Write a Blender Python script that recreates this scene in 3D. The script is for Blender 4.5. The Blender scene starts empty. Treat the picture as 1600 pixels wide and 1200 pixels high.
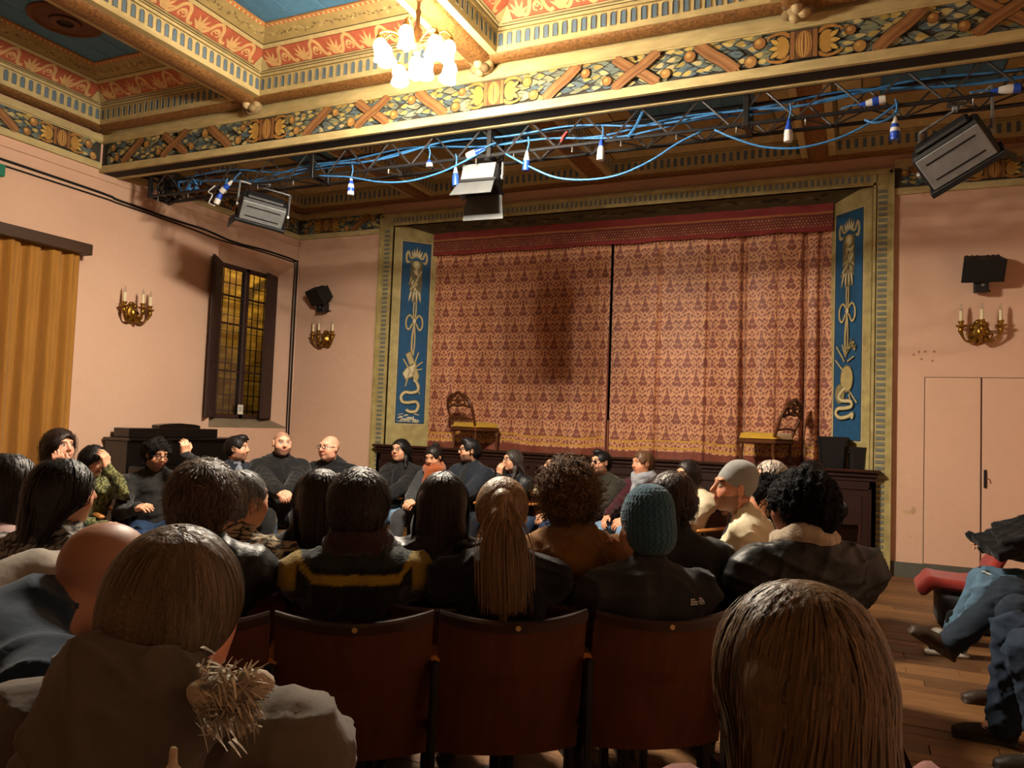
import bpy, math, random
import numpy as np
from mathutils import Vector, Matrix
rnd = random.Random(7)
SC = bpy.context.scene
COL = SC.collection
# ---------------------------------------------------------------- camera, world, exposure
cam_data = bpy.data.cameras.new('camera'); cam_data.sensor_width = 36.0; cam_data.lens = 1201.7*36/1600
cam_data.clip_start = 0.05; cam_data.clip_end = 100
camera = bpy.data.objects.new('camera', cam_data); COL.objects.link(camera)
camera.matrix_world = Matrix(((0.91181242, -0.0127933, 0.41040765, 0), (0.40887438, -0.06343484, -0.91038331, 0),
                              (0.03768095, 0.99790398, -0.05260982, 1.40), (0, 0, 0, 1)))
SC.camera = camera
world = bpy.data.worlds.new('night'); SC.world = world; world.use_nodes = True
world.node_tree.nodes['Background'].inputs[0].default_value = (0.02, 0.03, 0.05, 1)
world.node_tree.nodes['Background'].inputs[1].default_value = 0.3
SC.view_settings.view_transform = 'Standard'; SC.view_settings.look = 'None'
SC.view_settings.exposure = 0.42; SC.view_settings.gamma = 1.0; SC.view_settings.use_curve_mapping = False
BULB_POWER = 2300.0       # emission strength of the chandelier bulbs
SHADE_POWER = 110.0       # their frosted shades
SC.cycles.max_bounces = 6; SC.cycles.diffuse_bounces = 3; SC.cycles.glossy_bounces = 3; SC.cycles.transmission_bounces = 5
# ---------------------------------------------------------------- colour + material helpers
def lin(c):
    c = np.asarray(c, float)/255.0
    return np.where(c <= 0.04045, c/12.92, ((c+0.055)/1.055)**2.4)
def rgba(c): l = lin(c); return (float(l[0]), float(l[1]), float(l[2]), 1.0)
MATS = {}
def mat(name, color=(128,128,128), rough=0.7, metal=0.0, attr=False, noise=0.0, nscale=8.0, bump=0.0, bscale=60.0, stretch=(1,1,1),
        emis=None, estr=0.0, dark=None, spec=0.4, sheen=0.0, trans=0.0, bdist=0.01, alpha=1.0, aniso=0.0, coat=0.0, noise2=0.0, n2scale=1.2):
    """Principled material: colour (or colour attribute), mottled by noise, with a noise bump."""
    if name in MATS: return MATS[name]
    m = bpy.data.materials.new(name); m.use_nodes = True; nt = m.node_tree; N = nt.nodes; L = nt.links
    b = N['Principled BSDF']
    b.inputs['Roughness'].default_value = rough; b.inputs['Metallic'].default_value = metal
    b.inputs['Specular IOR Level'].default_value = spec; b.inputs['Base Color'].default_value = rgba(color)
    if sheen: b.inputs['Sheen Weight'].default_value = sheen
    if trans: b.inputs['Transmission Weight'].default_value = trans
    if coat: b.inputs['Coat Weight'].default_value = coat; b.inputs['Coat Roughness'].default_value = 0.15
    if aniso: b.inputs['Anisotropic'].default_value = aniso
    if alpha < 1: b.inputs['Alpha'].default_value = alpha
    src = None
    if attr:
        a = N.new('ShaderNodeAttribute'); a.attribute_name = 'Col'; src = a.outputs['Color']
    if noise or bump or noise2:
        tc = N.new('ShaderNodeTexCoord'); mp = N.new('ShaderNodeMapping'); mp.inputs['Scale'].default_value = stretch
        L.new(tc.outputs['Object'], mp.inputs['Vector'])
    def mult(src, scale, amount, detail):
        nz = N.new('ShaderNodeTexNoise'); nz.inputs['Scale'].default_value = scale; nz.inputs['Detail'].default_value = detail
        L.new(mp.outputs[0], nz.inputs['Vector'])
        rg = N.new('ShaderNodeMapRange'); rg.inputs[1].default_value = 0.3; rg.inputs[2].default_value = 0.7
        rg.inputs[3].default_value = 0.0; rg.inputs[4].default_value = amount
        L.new(nz.outputs['Fac'], rg.inputs[0])
        mx = N.new('ShaderNodeMix'); mx.data_type = 'RGBA'
        if src is None: mx.inputs['A'].default_value = rgba(color)
        else: L.new(src, mx.inputs['A'])
        if dark is not None: mx.inputs['B'].default_value = rgba(dark)
        else:
            mm = N.new('ShaderNodeMix'); mm.data_type = 'RGBA'; mm.blend_type = 'MULTIPLY'; mm.inputs['Factor'].default_value = 1
            if src is None: mm.inputs['A'].default_value = rgba(color)
            else: L.new(src, mm.inputs['A'])
            mm.inputs['B'].default_value = (0.25, 0.22, 0.2, 1)
            L.new(mm.outputs['Result'], mx.inputs['B'])
        L.new(rg.outputs[0], mx.inputs['Factor'])
        return mx.outputs['Result']
    if noise: src = mult(src, nscale, noise, 6)
    if noise2: src = mult(src, n2scale, noise2, 3)
    if src is not None: L.new(src, b.inputs['Base Color'])
    if bump:
        nb = N.new('ShaderNodeTexNoise'); nb.inputs['Scale'].default_value = bscale; nb.inputs['Detail'].default_value = 4
        L.new(mp.outputs[0], nb.inputs['Vector'])
        bp = N.new('ShaderNodeBump'); bp.inputs['Strength'].default_value = bump; bp.inputs['Distance'].default_value = bdist
        L.new(nb.outputs['Fac'], bp.inputs['Height']); L.new(bp.outputs[0], b.inputs['Normal'])
    if emis is not None:
        b.inputs['Emission Color'].default_value = rgba(emis); b.inputs['Emission Strength'].default_value = estr
    MATS[name] = m
    return m
# ---------------------------------------------------------------- mesh builder
class MB:
    def __init__(s): s.v = []; s.f = []; s.c = []; s.m = []; s.col = (200,200,200); s.mi = 0
    def vs(s, pts):
        i = len(s.v); s.v.extend([tuple(map(float, p)) for p in pts]); return i
    def face(s, idx, col=None, mi=None):
        s.f.append(tuple(idx)); s.c.append(col if col is not None else s.col); s.m.append(s.mi if mi is None else mi)
    def poly(s, pts, col=None, mi=None):
        i = s.vs(pts); s.face(range(i, i+len(pts)), col, mi); return s
    def box(s, lo, hi, M=None, col=None, mi=None):
        x0,y0,z0 = lo; x1,y1,z1 = hi
        p = [(x0,y0,z0),(x1,y0,z0),(x1,y1,z0),(x0,y1,z0),(x0,y0,z1),(x1,y0,z1),(x1,y1,z1),(x0,y1,z1)]
        if M is not None: p = [tuple(M @ Vector(q)) for q in p]
        i = s.vs(p)
        for q in ((0,3,2,1),(4,5,6,7),(0,1,5,4),(1,2,6,5),(2,3,7,6),(3,0,4,7)): s.face([i+k for k in q], col, mi)
        return s
    def bbox(s, lo, hi, b=0.01, M=None, col=None, mi=None):
        """box with bevelled edges (chamfer b)"""
        lo = np.array(lo, float); hi = np.array(hi, float); b = min(b, *(0.49*(hi-lo)))
        c = (lo+hi)/2; h = (hi-lo)/2
        idx = {}; pts = []
        for sx in (-1,1):
            for sy in (-1,1):
                for sz in (-1,1):
                    for ax in range(3):
                        d = np.array([h[0]-b, h[1]-b, h[2]-b]); d[ax] = h[ax]
                        idx[(sx,sy,sz,ax)] = len(pts); pts.append(c + d*np.array([sx,sy,sz]))
        if M is not None: pts = [tuple(M @ Vector(q)) for q in pts]
        i = s.vs(pts)
        def F(keys): s.face([i+idx[k] for k in keys], col, mi)
        for sg in (-1,1):
            o = [(-1,-1),(1,-1),(1,1),(-1,1)]
            if sg < 0: o = o[::-1]
            F([(sg,a,b_,0) for a,b_ in o]); F([(b_,sg,a,1) for a,b_ in o]); F([(a,b_,sg,2) for a,b_ in o])
        for ax in range(3):
            a1, a2 = (ax+1)%3, (ax+2)%3
            for s1 in (-1,1):
                for s2 in (-1,1):
                    def K(t, which):
                        k = [0,0,0]; k[ax] = t; k[a1] = s1; k[a2] = s2; return (k[0],k[1],k[2],which)
                    q = [K(-1,a1),K(1,a1),K(1,a2),K(-1,a2)]
                    F(q if s1*s2 < 0 else q[::-1])
        for sx in (-1,1):
            for sy in (-1,1):
                for sz in (-1,1):
                    q = [(sx,sy,sz,0),(sx,sy,sz,1),(sx,sy,sz,2)]
                    F(q if sx*sy*sz > 0 else q[::-1])
        return s
    def tube(s, path, r, n=6, col=None, mi=None, cap=True, closed=False):
        P = np.array(path, float); K = len(P)
        R = np.full(K, r) if np.isscalar(r) else np.array(r, float)
        T = np.gradient(P, axis=0)
        if closed: T = np.roll(P,-1,0)-np.roll(P,1,0)
        T /= np.maximum(np.linalg.norm(T, axis=1, keepdims=True), 1e-9)
        up = np.array([0,0,1.0]) if abs(T[0][2]) < 0.9 else np.array([1.0,0,0])
        A = np.cross(T[0], up); A /= np.linalg.norm(A)
        rings = []
        for k in range(K):
            A = A - T[k]*A.dot(T[k]); A /= max(np.linalg.norm(A), 1e-9); B = np.cross(T[k], A)
            rings.append(s.vs([P[k] + R[k]*(math.cos(t)*A + math.sin(t)*B) for t in [2*math.pi*j/n for j in range(n)]]))
        for k in range(K if closed else K-1):
            a, b = rings[k], rings[(k+1)%K]
            for j in range(n): s.face((a+j, a+(j+1)%n, b+(j+1)%n, b+j), col, mi)
        if cap and not closed:
            s.face([rings[0]+j for j in range(n)][::-1], col, mi); s.face([rings[-1]+j for j in range(n)], col, mi)
        return s
    def lathe(s, prof, M=None, n=16, col=None, mi=None, ang=2*math.pi, cols=None):
        """prof: (radius, z) pairs, revolved about local z"""
        M = M or Matrix.Identity(4); full = abs(ang-2*math.pi) < 1e-6; cnt = n if full else n+1
        rings = []
        for (r, z) in prof:
            rings.append(s.vs([tuple(M @ Vector((r*math.cos(ang*j/n), r*math.sin(ang*j/n), z))) for j in range(cnt)]))
        for k in range(len(prof)-1):
            a, b = rings[k], rings[k+1]
            for j in range(n):
                j2 = (j+1) % cnt
                s.face((a+j, a+j2, b+j2, b+j), cols[k] if cols else col, mi)
        if full:
            s.face([rings[0]+j for j in range(cnt)][::-1], cols[0] if cols else col, mi); s.face([rings[-1]+j for j in range(cnt)], cols[-1] if cols else col, mi)
        return s
    def ell(s, c, r, M=None, nu=10, nv=7, col=None, mi=None):
        prof = [(math.sin(math.pi*k/nv), -math.cos(math.pi*k/nv)) for k in range(nv+1)]
        prof[0] = (0.02, -1); prof[-1] = (0.02, 1)
        T = Matrix.Translation(c) @ (M.to_4x4() if M else Matrix.Identity(4)) @ Matrix.Diagonal((r[0], r[1], r[2], 1))
        return s.lathe(prof, T, nu, col, mi)
    def grid(s, F, nu, nv, col=None, mi=None, colf=None):
        """F(u,v)->point on a regular grid"""
        i = s.vs([F(a/nu, b/nv) for b in range(nv+1) for a in range(nu+1)])
        for b in range(nv):
            for a in range(nu):
                p = i+b*(nu+1)+a
                s.face((p, p+1, p+nu+2, p+nu+1), colf((a+.5)/nu, (b+.5)/nv) if colf else col, mi)
        return s
    def mesh(s, name, mats, smooth=False, shade_auto=None):
        me = bpy.data.meshes.new(name); me.from_pydata(s.v, [], s.f)
        mats = mats if isinstance(mats, (list, tuple)) else [mats]
        for m in mats: me.materials.append(m)
        if len(mats) > 1: me.polygons.foreach_set('material_index', s.m)
        at = me.color_attributes.new('Col', 'FLOAT_COLOR', 'CORNER')
        cache = {}
        out = np.ones((len(me.loops), 4), np.float32); k = 0
        for f, c in zip(s.f, s.c):
            c = tuple(c)
            if c not in cache: cache[c] = lin(c)
            out[k:k+len(f), :3] = cache[c]; k += len(f)
        at.data.foreach_set('color', out.ravel())
        if smooth: me.polygons.foreach_set('use_smooth', [True]*len(me.polygons))
        me.update(); return me
    def build(s, name, mats, parent=None, smooth=False, sharp=None):
        o = bpy.data.objects.new(name, s.mesh(name, mats, smooth)); COL.objects.link(o)
        if sharp is not None and smooth:
            try: o.data.set_sharp_from_angle(angle=math.radians(sharp))
            except Exception: pass
        if parent is not None: o.parent = parent
        return o
def tag(o, label=None, cat=None, group=None, kind=None):
    if label: o['label'] = label
    if cat: o['category'] = cat
    if group: o['group'] = group
    if kind: o['kind'] = kind
    return o
def empty(name, loc=(0,0,0), rz=0.0, label=None, cat=None, group=None, kind=None, parent=None):
    o = bpy.data.objects.new(name, None); COL.objects.link(o); o.location = loc; o.rotation_euler = (0,0,rz)
    o.empty_display_size = 0.1
    if parent is not None: o.parent = parent
    return tag(o, label, cat, group, kind)
def inst(name, me, parent, M=None):
    o = bpy.data.objects.new(name, me); COL.objects.link(o); o.parent = parent
    if M is not None: o.matrix_local = M
    return o
def copy_tree(o, parent=None):
    c = o.copy(); COL.objects.link(c); c.parent = parent
    for ch in list(o.children): copy_tree(ch, c)
    return c
def dirM(d, up=(0,0,1), loc=(0,0,0)):
    """matrix whose local z looks along d"""
    q = Vector(d).normalized().to_track_quat('Z', 'Y'); return Matrix.Translation(loc) @ q.to_matrix().to_4x4()
def RZ(a): return Matrix.Rotation(a, 4, 'Z')
def RX(a): return Matrix.Rotation(a, 4, 'X')
def RY(a): return Matrix.Rotation(a, 4, 'Y')
def TR(x, y, z): return Matrix.Translation((x, y, z))
def bez(pts, n=24):
    """Catmull-Rom through points"""
    P = np.array(pts, float); P = np.vstack([2*P[0]-P[1], P, 2*P[-1]-P[-2]]); out = []
    m = len(P)-3; per = max(2, n//m)
    for i in range(m):
        p0,p1,p2,p3 = P[i:i+4]
        for t in np.linspace(0, 1, per, endpoint=False):
            out.append(0.5*((2*p1)+(-p0+p2)*t+(2*p0-5*p1+4*p2-p3)*t*t+(-p0+3*p1-3*p2+p3)*t**3))
    out.append(P[-2]); return np.array(out)
# ---------------------------------------------------------------- flat painting: polygons on a plane, thin layers of paint
class Paint:
    def __init__(s, origin, U, V, mb=None):
        s.o = np.array(origin, float); s.U = np.array(U, float); s.V = np.array(V, float)
        s.U /= np.linalg.norm(s.U); s.V /= np.linalg.norm(s.V); s.n = np.cross(s.U, s.V); s.mb = mb or MB(); s.z = 0.001; s.flip = 1
    def P(s, p): return s.o + s.U*p[0] + s.V*p[1] + s.n*s.z
    def poly(s, pts, col, dz=0.00025):
        s.z += dz; s.mb.poly([s.P(p) for p in pts], col); return s
    def layer(s, z): s.z = z; return s
    def rect(s, u0, v0, u1, v1, col, dz=0.00025): return s.poly([(u0,v0),(u1,v0),(u1,v1),(u0,v1)], col, dz)
    def disc(s, c, r, col, n=12, ry=None, a=0, dz=0.00025):
        ry = ry or r; ca, sa = math.cos(a), math.sin(a)
        return s.poly([(c[0]+r*math.cos(t)*ca-ry*math.sin(t)*sa, c[1]+r*math.cos(t)*sa+ry*math.sin(t)*ca) for t in [2*math.pi*k/n for k in range(n)]], col, dz)
    def leaf(s, c, L, W, a, col, dz=0.00025, n=5):
        """pointed oval from base c along angle a"""
        ca, sa = math.cos(a), math.sin(a); pts = []
        for k in range(n+1): t = k/n; pts.append((t*L, W/2*math.sin(math.pi*min(1, t**0.8))*(1-0.15*t)))
        for k in range(n-1, 0, -1): t = k/n; pts.append((t*L, -W/2*math.sin(math.pi*min(1, t**0.8))*(1-0.15*t)))
        return s.poly([(c[0]+x*ca-y*sa, c[1]+x*sa+y*ca) for x, y in pts], col, dz)
    def stroke(s, pts, w, col, dz=0.00025, taper=False, smooth=True, n=24):
        P = bez(pts, n) if smooth and len(pts) > 2 else np.array(pts, float)
        T = np.gradient(P, axis=0); T /= np.maximum(np.linalg.norm(T, axis=1, keepdims=True), 1e-9); Nn = np.stack([-T[:,1], T[:,0]], 1)
        K = len(P); W = np.full(K, w/2)
        if taper is True: W = w/2*np.sin(np.linspace(0.15, math.pi-0.15, K))**0.6
        elif taper: W = w/2*np.linspace(taper[0], taper[1], K)
        A = P+Nn*W[:,None]; B = P-Nn*W[:,None]; s.z += dz
        i = s.mb.vs([s.P(p) for p in A]); j = s.mb.vs([s.P(p) for p in B])
        for k in range(K-1): s.mb.face((j+k, j+k+1, i+k+1, i+k), col)
        return s
# ================================================================ THE ROOM
XL, XR, YS, YB, YR = -7.53, 1.78, 8.90, 5.63, -4.5     # left wall, right wall, stage wall, beam face, rear wall
XC = -2.88                                            # axis of the stage
ZW, ZF, ZC = 4.00, 4.36, 4.40                          # top of plaster, top of frieze, soffit of cross beams
CREAM = (206,190,138); DCREAM = (150,132,84); OLIVE = (140,120,66)
M_pink = mat('pink_plaster', (220,182,156), 0.85, noise=0.16, nscale=1.6, bump=0.25, bscale=9, bdist=0.02, noise2=0.10, n2scale=14, dark=(190,150,124))
M_paint = mat('old_paint', attr=True, rough=0.7, noise=0.28, nscale=14, bump=0.15, bscale=40, bdist=0.004)
M_cream = mat('cream_wood', (204,187,134), 0.65, noise=0.35, nscale=7, bump=0.15, bscale=30, bdist=0.004, stretch=(1,1,3))
M_gilt = mat('brown_gilt_roll', (152,108,58), 0.6, noise=0.75, nscale=38, bump=0.8, bscale=45, bdist=0.012, dark=(70,42,18), stretch=(1,1,1.6))
M_darkwood = mat('dark_mahogany', (44,22,17), 0.38, noise=0.4, nscale=5, stretch=(1,6,6), bump=0.08, bscale=40, spec=0.5)
M_plank = mat('oak_plank', attr=True, rough=0.5, noise=0.45, nscale=5, stretch=(1,9,9), bump=0.15, bscale=30, bdist=0.003)
M_gray = mat('grey_skirting', (92,92,84), 0.7, noise=0.3, nscale=6)
M_black = mat('black_metal', (20,20,21), 0.45, spec=0.4, noise=0.2, nscale=20)
def structure(o): o['kind'] = 'structure'; return o
# ---- floor: oak planks laid parallel to the stage
def make_floor():
    sub = MB(); sub.box((XL-.3, YR-.2, -0.12), (XR+.2, YS+.1, -0.022))
    floor = structure(sub.build('floor', mat('floor_joist_dark', (40,28,18), 0.9, noise=0.2)))
    pal = [(116,80,46),(132,92,54),(102,70,40),(124,86,48),(108,76,46),(138,98,60)]
    rest = MB(); W = 0.118; r = random.Random(3); row = 0; y = YR
    shared = {}
    while y < YS:
        x = XL - r.random()*1.6
        while x < XR:
            L = r.choice([1.4,1.8,2.2]); x1 = min(x+L, XR); x0 = max(x, XL)
            if x1-x0 > 0.05:
                c = r.choice(pal); h = r.uniform(-0.0015, 0.0015)
                if x1 > -0.6 and 3.0 < y and 'n' and len(shared) < 10000:
                    key = (round(x1-x0,2), c)
                    if key not in shared:
                        m = MB(); m.col = c; m.bbox((0,0,-0.022), (x1-x0-0.003, W-0.003, 0), 0.0025); shared[key] = m.mesh('plank', M_plank)
                    inst('plank', shared[key], floor, TR(x0, y, h))
                else:
                    rest.box((x0, y, -0.022), (x1-0.003, y+W-0.003, h), col=c)
            x += L
        y += W; row += 1
    o = rest.build('plank_field', M_plank, floor); o['kind'] = 'stuff'
make_floor()
# ---- walls
def wall_left():
    m = MB(); y0, y1, z0, z1 = 7.36, 8.87, 1.22, 3.61
    X = XL
    def q(a, b, c, d): m.box((X-0.4, a, c), (X, b, d))
    q(YR, y0, 0, 4.9); q(y1, YS+.35, 0, 4.9); q(y0, y1, 0, z0-0.0); q(y0, y1, z1, 4.9)
    # splayed reveal: from the opening in the wall face back to the window frame
    fy0, fy1, fz0, fz1, FX = 7.55, 8.73, 1.34, 3.42, X-0.24
    O = [(X,y0,z0),(X,y1,z0),(X,y1,z1),(X,y0,z1)]; I = [(FX,fy0,fz0),(FX,fy1,fz0),(FX,fy1,fz1),(FX,fy0,fz1)]
    for k in range(4):
        a, b = O[k], O[(k+1)%4]; c, d = I[(k+1)%4], I[k]
        m.poly([a, b, c, d], col=(150,140,120) if k == 0 else None, mi=1 if k == 0 else 0)
    o = structure(m.build('wall_left', [M_pink, mat('stone_sill', (150,132,108), 0.8, noise=0.4, nscale=5)]))
wall_left()
def wall_back():
    m = MB(); hx = 3.0
    m.box((XL-.3, YS, 0), (XC-hx, YS+0.5, 4.9)); m.box((XC+hx, YS, 0), (XR+.3, YS+0.5, 4.9)); m.box((XC-hx, YS, 4.12), (XC+hx, YS+0.5, 4.9))
    structure(m.build('wall_back', M_pink))
wall_back()
m = MB(); m.box((XR, YR, 0), (XR+.3, YS+.3, 4.9)); structure(m.build('wall_right', M_pink))
m = MB(); m.box((XL-.3, YR-.3, 0), (XR+.3, YR, 4.9)); structure(m.build('wall_rear', M_pink))
m = MB(); m.box((XC+3.2, YS-0.022, 0), (XR, YS, 0.15)); structure(m.build('baseboard_back', M_gray))
m = MB(); m.box((XL, YR, 0), (XL+0.02, YS, 0.15)); structure(m.build('baseboard_left', M_gray))
# ---- the painted garland (fruit, leaves and ribbons), one repeat = 2.45 m, clasp at u = 0
def garland(p, u0, u1, h, phase, seed=1, v0=0.0, per=2.42):
    """paint between u0..u1, band height h (v from v0), clasps at phase + k*per"""
    r = random.Random(seed); BG = (66,64,56)
    p.layer(0.0008).rect(u0, v0, u1, v0+h, BG)
    GREENS = [(108,124,122),(84,106,114),(118,130,116),(96,118,128),(134,140,112)]; YEL = [(196,174,96),(206,184,112),(176,152,80),(198,184,132)]
    OUT = (44,40,32); RIB = (156,110,66); RIBD = (138,94,56); RIBL = (168,124,78)
    k0 = math.floor((u0-phase)/per)-1; k1 = math.ceil((u1-phase)/per)+1
    clip = lambda u: u0 <= u <= u1
    def fruit(u, v, R, base=0.02):
        p.layer(base); p.disc((u,v), R*1.12, OUT); p.disc((u,v), R, r.choice([(168,122,66),(180,136,72),(160,112,60)])); p.disc((u-R*.2,v+R*.25), R*.5, (196,154,84)); p.disc((u-R*.25,v+R*.3), R*.2, (216,182,112))
    for k in range(k0, k1+1):
        cx = phase + k*per
        for sgn in (-1, 1):
            # leaves in scale-like rows pointing away from the clasp
            us = np.arange(0.19, per/2+.03, 0.074)
            for i, du in enumerate(us):
                rows = 4
                for j in range(rows):
                    vv = (j+0.5+(0.5 if i % 2 else 0))/rows
                    if vv > 1: continue
                    u = cx+sgn*(du+r.uniform(-.012,.012)); v = v0+h*(0.06+0.88*vv)+r.uniform(-.008,.008)
                    L = r.uniform(0.12, 0.165); W = r.uniform(0.052, 0.070)
                    a = (0 if sgn > 0 else math.pi)+r.uniform(-.35,.35)+(0.5*(vv-0.5))*sgn
                    if not (u0+.005 < u < u1-.005 and u0+.005 < u+L*1.12*math.cos(a) < u1-.005): continue
                    if not (v0+.012 < v < v0+h-.012 and v0+.005 < v+L*math.sin(a) < v0+h-.005): a = 0 if sgn > 0 else math.pi
                    p.layer(0.0012+0.0011*((len(us)-i)*6+j)*0.12)
                    p.leaf((u,v), L*1.12, W*1.25, a, OUT, n=4); p.leaf((u+0.004*sgn,v), L, W, a, r.choice(GREENS), 0.0004, n=4)
                    if r.random() < 0.7: p.leaf((u+0.42*L*math.cos(a), v+0.42*L*math.sin(a)+0.004), L*0.56, W*0.62, a, r.choice(YEL), 0.0004, n=4)
                    p.stroke([(u, v), (u+.5*L*math.cos(a), v+.5*L*math.sin(a))], .004, OUT, 0.0002, smooth=False)
            for (du, dv) in ((0.30,0.72),(0.36,0.24),(0.80,0.70),(0.98,0.30)):
                u = cx+sgn*du
                if clip(u-.06) and clip(u+.06): fruit(u, v0+h*dv+r.uniform(-.01,.01), r.uniform(.034,.044))
            def ribbon(ua, va, ub, vb, w, z):
                p.layer(z); A = [(ua, va), ((ua*2+ub)/3, va+(vb-va)*0.36), ((ua+2*ub)/3, va+(vb-va)*0.64), (ub, vb)]
                if not (clip(min(ua,ub)-w*.6) and clip(max(ua,ub)+w*.6)): return
                p.stroke(A, w*1.12, OUT, 0.0003); p.stroke(A, w, RIB, 0.0003); p.stroke([(x-sgn*w*.26, y) for x, y in A], w*.16, RIBL, 0.0003); p.stroke([(x+sgn*w*.3, y) for x, y in A], w*.2, RIBD, 0.0003)
            ribbon(cx+sgn*0.46, v0+.004, cx+sgn*0.74, v0+h-.004, 0.085, 0.024)
            ribbon(cx+sgn*(per/2-0.17), v0+.004, cx+sgn*(per/2+0.17), v0+h-.004, 0.075, 0.026+0.002*(sgn > 0))
            # acorn cup beside the clasp
            if clip(cx+sgn*.3) and clip(cx):
                p.layer(0.021); u = cx+sgn*0.15
                p.disc((u, v0+h*.5), 0.062, OUT, ry=h*.38); p.disc((u, v0+h*.5), 0.055, (184,142,68), ry=h*.34)
                for aa in (-.6,0,.6): p.leaf((u+sgn*.02, v0+h*(.5+.2*aa)), .075, .05, (0 if sgn > 0 else math.pi)+aa*sgn, OUT, n=4); p.leaf((u+sgn*.02, v0+h*(.5+.2*aa)), .068, .036, (0 if sgn > 0 else math.pi)+aa*sgn, (208,172,86), n=4)
                for dv in (-1, 1): p.stroke([(cx+sgn*.09, v0+h*(.5+.30*dv)), (cx+sgn*.15, v0+h*(.5+.42*dv)), (cx+sgn*.23, v0+h*(.5+.36*dv)), (cx+sgn*.245, v0+h*(.5+.24*dv))], 0.03, (178,128,62), taper=(1,.3), n=9)
        if clip(cx-.12) and clip(cx+.12):
            p.layer(0.026); H = h*.86
            p.rect(cx-.095, v0+h*.07, cx+.095, v0+h*.93, OUT)
            for a, b, c in ((-.09,-.06,(150,104,58)),(.06,.09,(150,104,58)),(-.055,.055,(112,74,42))): p.rect(cx+a, v0+h*.09, cx+b, v0+h*.91, c)
            for w, c in ((.056,(178,132,70)),(.046,(128,86,46)),(.040,(192,146,78)),(.026,(128,86,46)),(.020,(206,164,92)),(.007,(128,86,46))): p.disc((cx, v0+h*.5), w, c, ry=h*(.40-.5*(.056-w)*.6), n=14)
    return p
# ---- the big downstand beam in front of the stage bay
def make_beam():
    m = MB(); y0, y1, z0 = YB, YB+0.21, 3.965
    m.box((XL, y0+0.012, z0), (XR, y1-0.012, 4.9))
    # cream fillets above and below the painted band, both faces
    for (ya, yb) in ((y0-0.022, y0+0.012), (y1-0.012, y1+0.022)):
        m.box((XL, ya, z0-0.012), (XR, yb, z0+0.05)); m.box((XL, ya, ZF-0.075), (XR, yb, ZF)); 
        m.box((XL, ya+0.008, z0+0.05), (XR, yb-0.006, z0+0.062)); m.box((XL, ya+0.008, ZF-0.087), (XR, yb-0.006, ZF-0.075))
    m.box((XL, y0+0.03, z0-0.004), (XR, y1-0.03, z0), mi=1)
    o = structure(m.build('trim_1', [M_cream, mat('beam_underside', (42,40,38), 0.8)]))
    p = Paint((XL, y0+0.011, z0+0.062), (1,0,0), (0,0,1)); garland(p, 0, XR-XL, ZF-0.087-z0-0.062, -2.80-XL, 5); p.mb.build('painted_garland', M_paint, o)
    p = Paint((XR, y1-0.011, z0+0.062), (-1,0,0), (0,0,1)); p.rect(0, 0, XR-XL, ZF-0.087-z0-0.062, (70,66,58)); p.mb.build('painted_band', M_paint, o)
    # carved bosses where the cross beams meet it
    for x in BEAMX:
        b = MB(); r = random.Random(int(x*100))
        b.ell((0,-0.02,0.0), (0.075,0.06,0.055), nu=12, nv=8, col=(170,150,110))
        for k in range(7):
            a = k/7*2*math.pi; b.ell((0.055*math.cos(a), -0.045+0.02*math.sin(a*2), 0.045*math.sin(a)), (0.032,0.03,0.028), nu=7, nv=5, col=r.choice([(186,166,124),(150,130,92),(120,100,70)]))
        b.ell((0,-0.085,-0.01), (0.03,0.03,0.035), nu=8, nv=6, col=(196,176,134)); b.ell((-.03,-0.075,0.02), (0.014,0.014,0.012), nu=6, nv=4, col=(60,46,30)); b.ell((.03,-0.075,0.02), (0.014,0.014,0.012), nu=6, nv=4, col=(60,46,30))
        c = b.build('carved_boss', M_paint, o, smooth=True); c.location = (x, YB-0.05, ZF+0.005); c.scale = (1.35,1.3,1.35)
    return o
BEAMX = [-5.35, -2.88, -0.42]
make_beam()
# ---- frieze on the walls
def make_friezes():
    H = ZF-ZW; B = 0.05
    def run(name, o, U, L, phase, seed, full=True):
        n = np.cross(np.array(U, float), (0,0,1.0)); p0 = np.array(o, float); m = MB()
        def slab(za, zb, t):
            a = p0+np.array((0,0,za)); b = p0+np.array(U)*L+np.array((0,0,zb))+n*t
            m.box(np.minimum(a,b), np.maximum(a,b))
        slab(-0.012, B, 0.035); slab(B, B+0.012, 0.02); slab(H-B-0.022, H, 0.035); slab(H-B-0.034, H-B-0.022, 0.02)
        ob = structure(m.build(name, M_cream))
        p = Paint(p0+n*0.006+np.array((0,0,B+0.012)), U, (0,0,1)); hh = H-2*B-0.046
        if full: garland(p, 0, L, hh, phase, seed)
        else: p.rect(0, 0, L, hh, (66,64,56))
        p.mb.build('painted_garland', M_paint, ob)
    run('trim_2', (XL, YB-3.6, ZW), (0,1,0), 3.58, .70, 11)            # left wall, front bay
    run('trim_3', (XL, YB+0.24, ZW), (0,1,0), YS-YB-0.24, 1.2, 12)     # left wall, stage bay
    run('trim_4', (XL, YS, ZW), (1,0,0), XC-3.2-XL, 0.5, 13)           # stage wall, left of the stage
    run('trim_5', (XC+3.2, YS, ZW-0.03), (1,0,0), XR-XC-3.2, 0.9, 14)  # stage wall, right of the stage
make_friezes()
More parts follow.
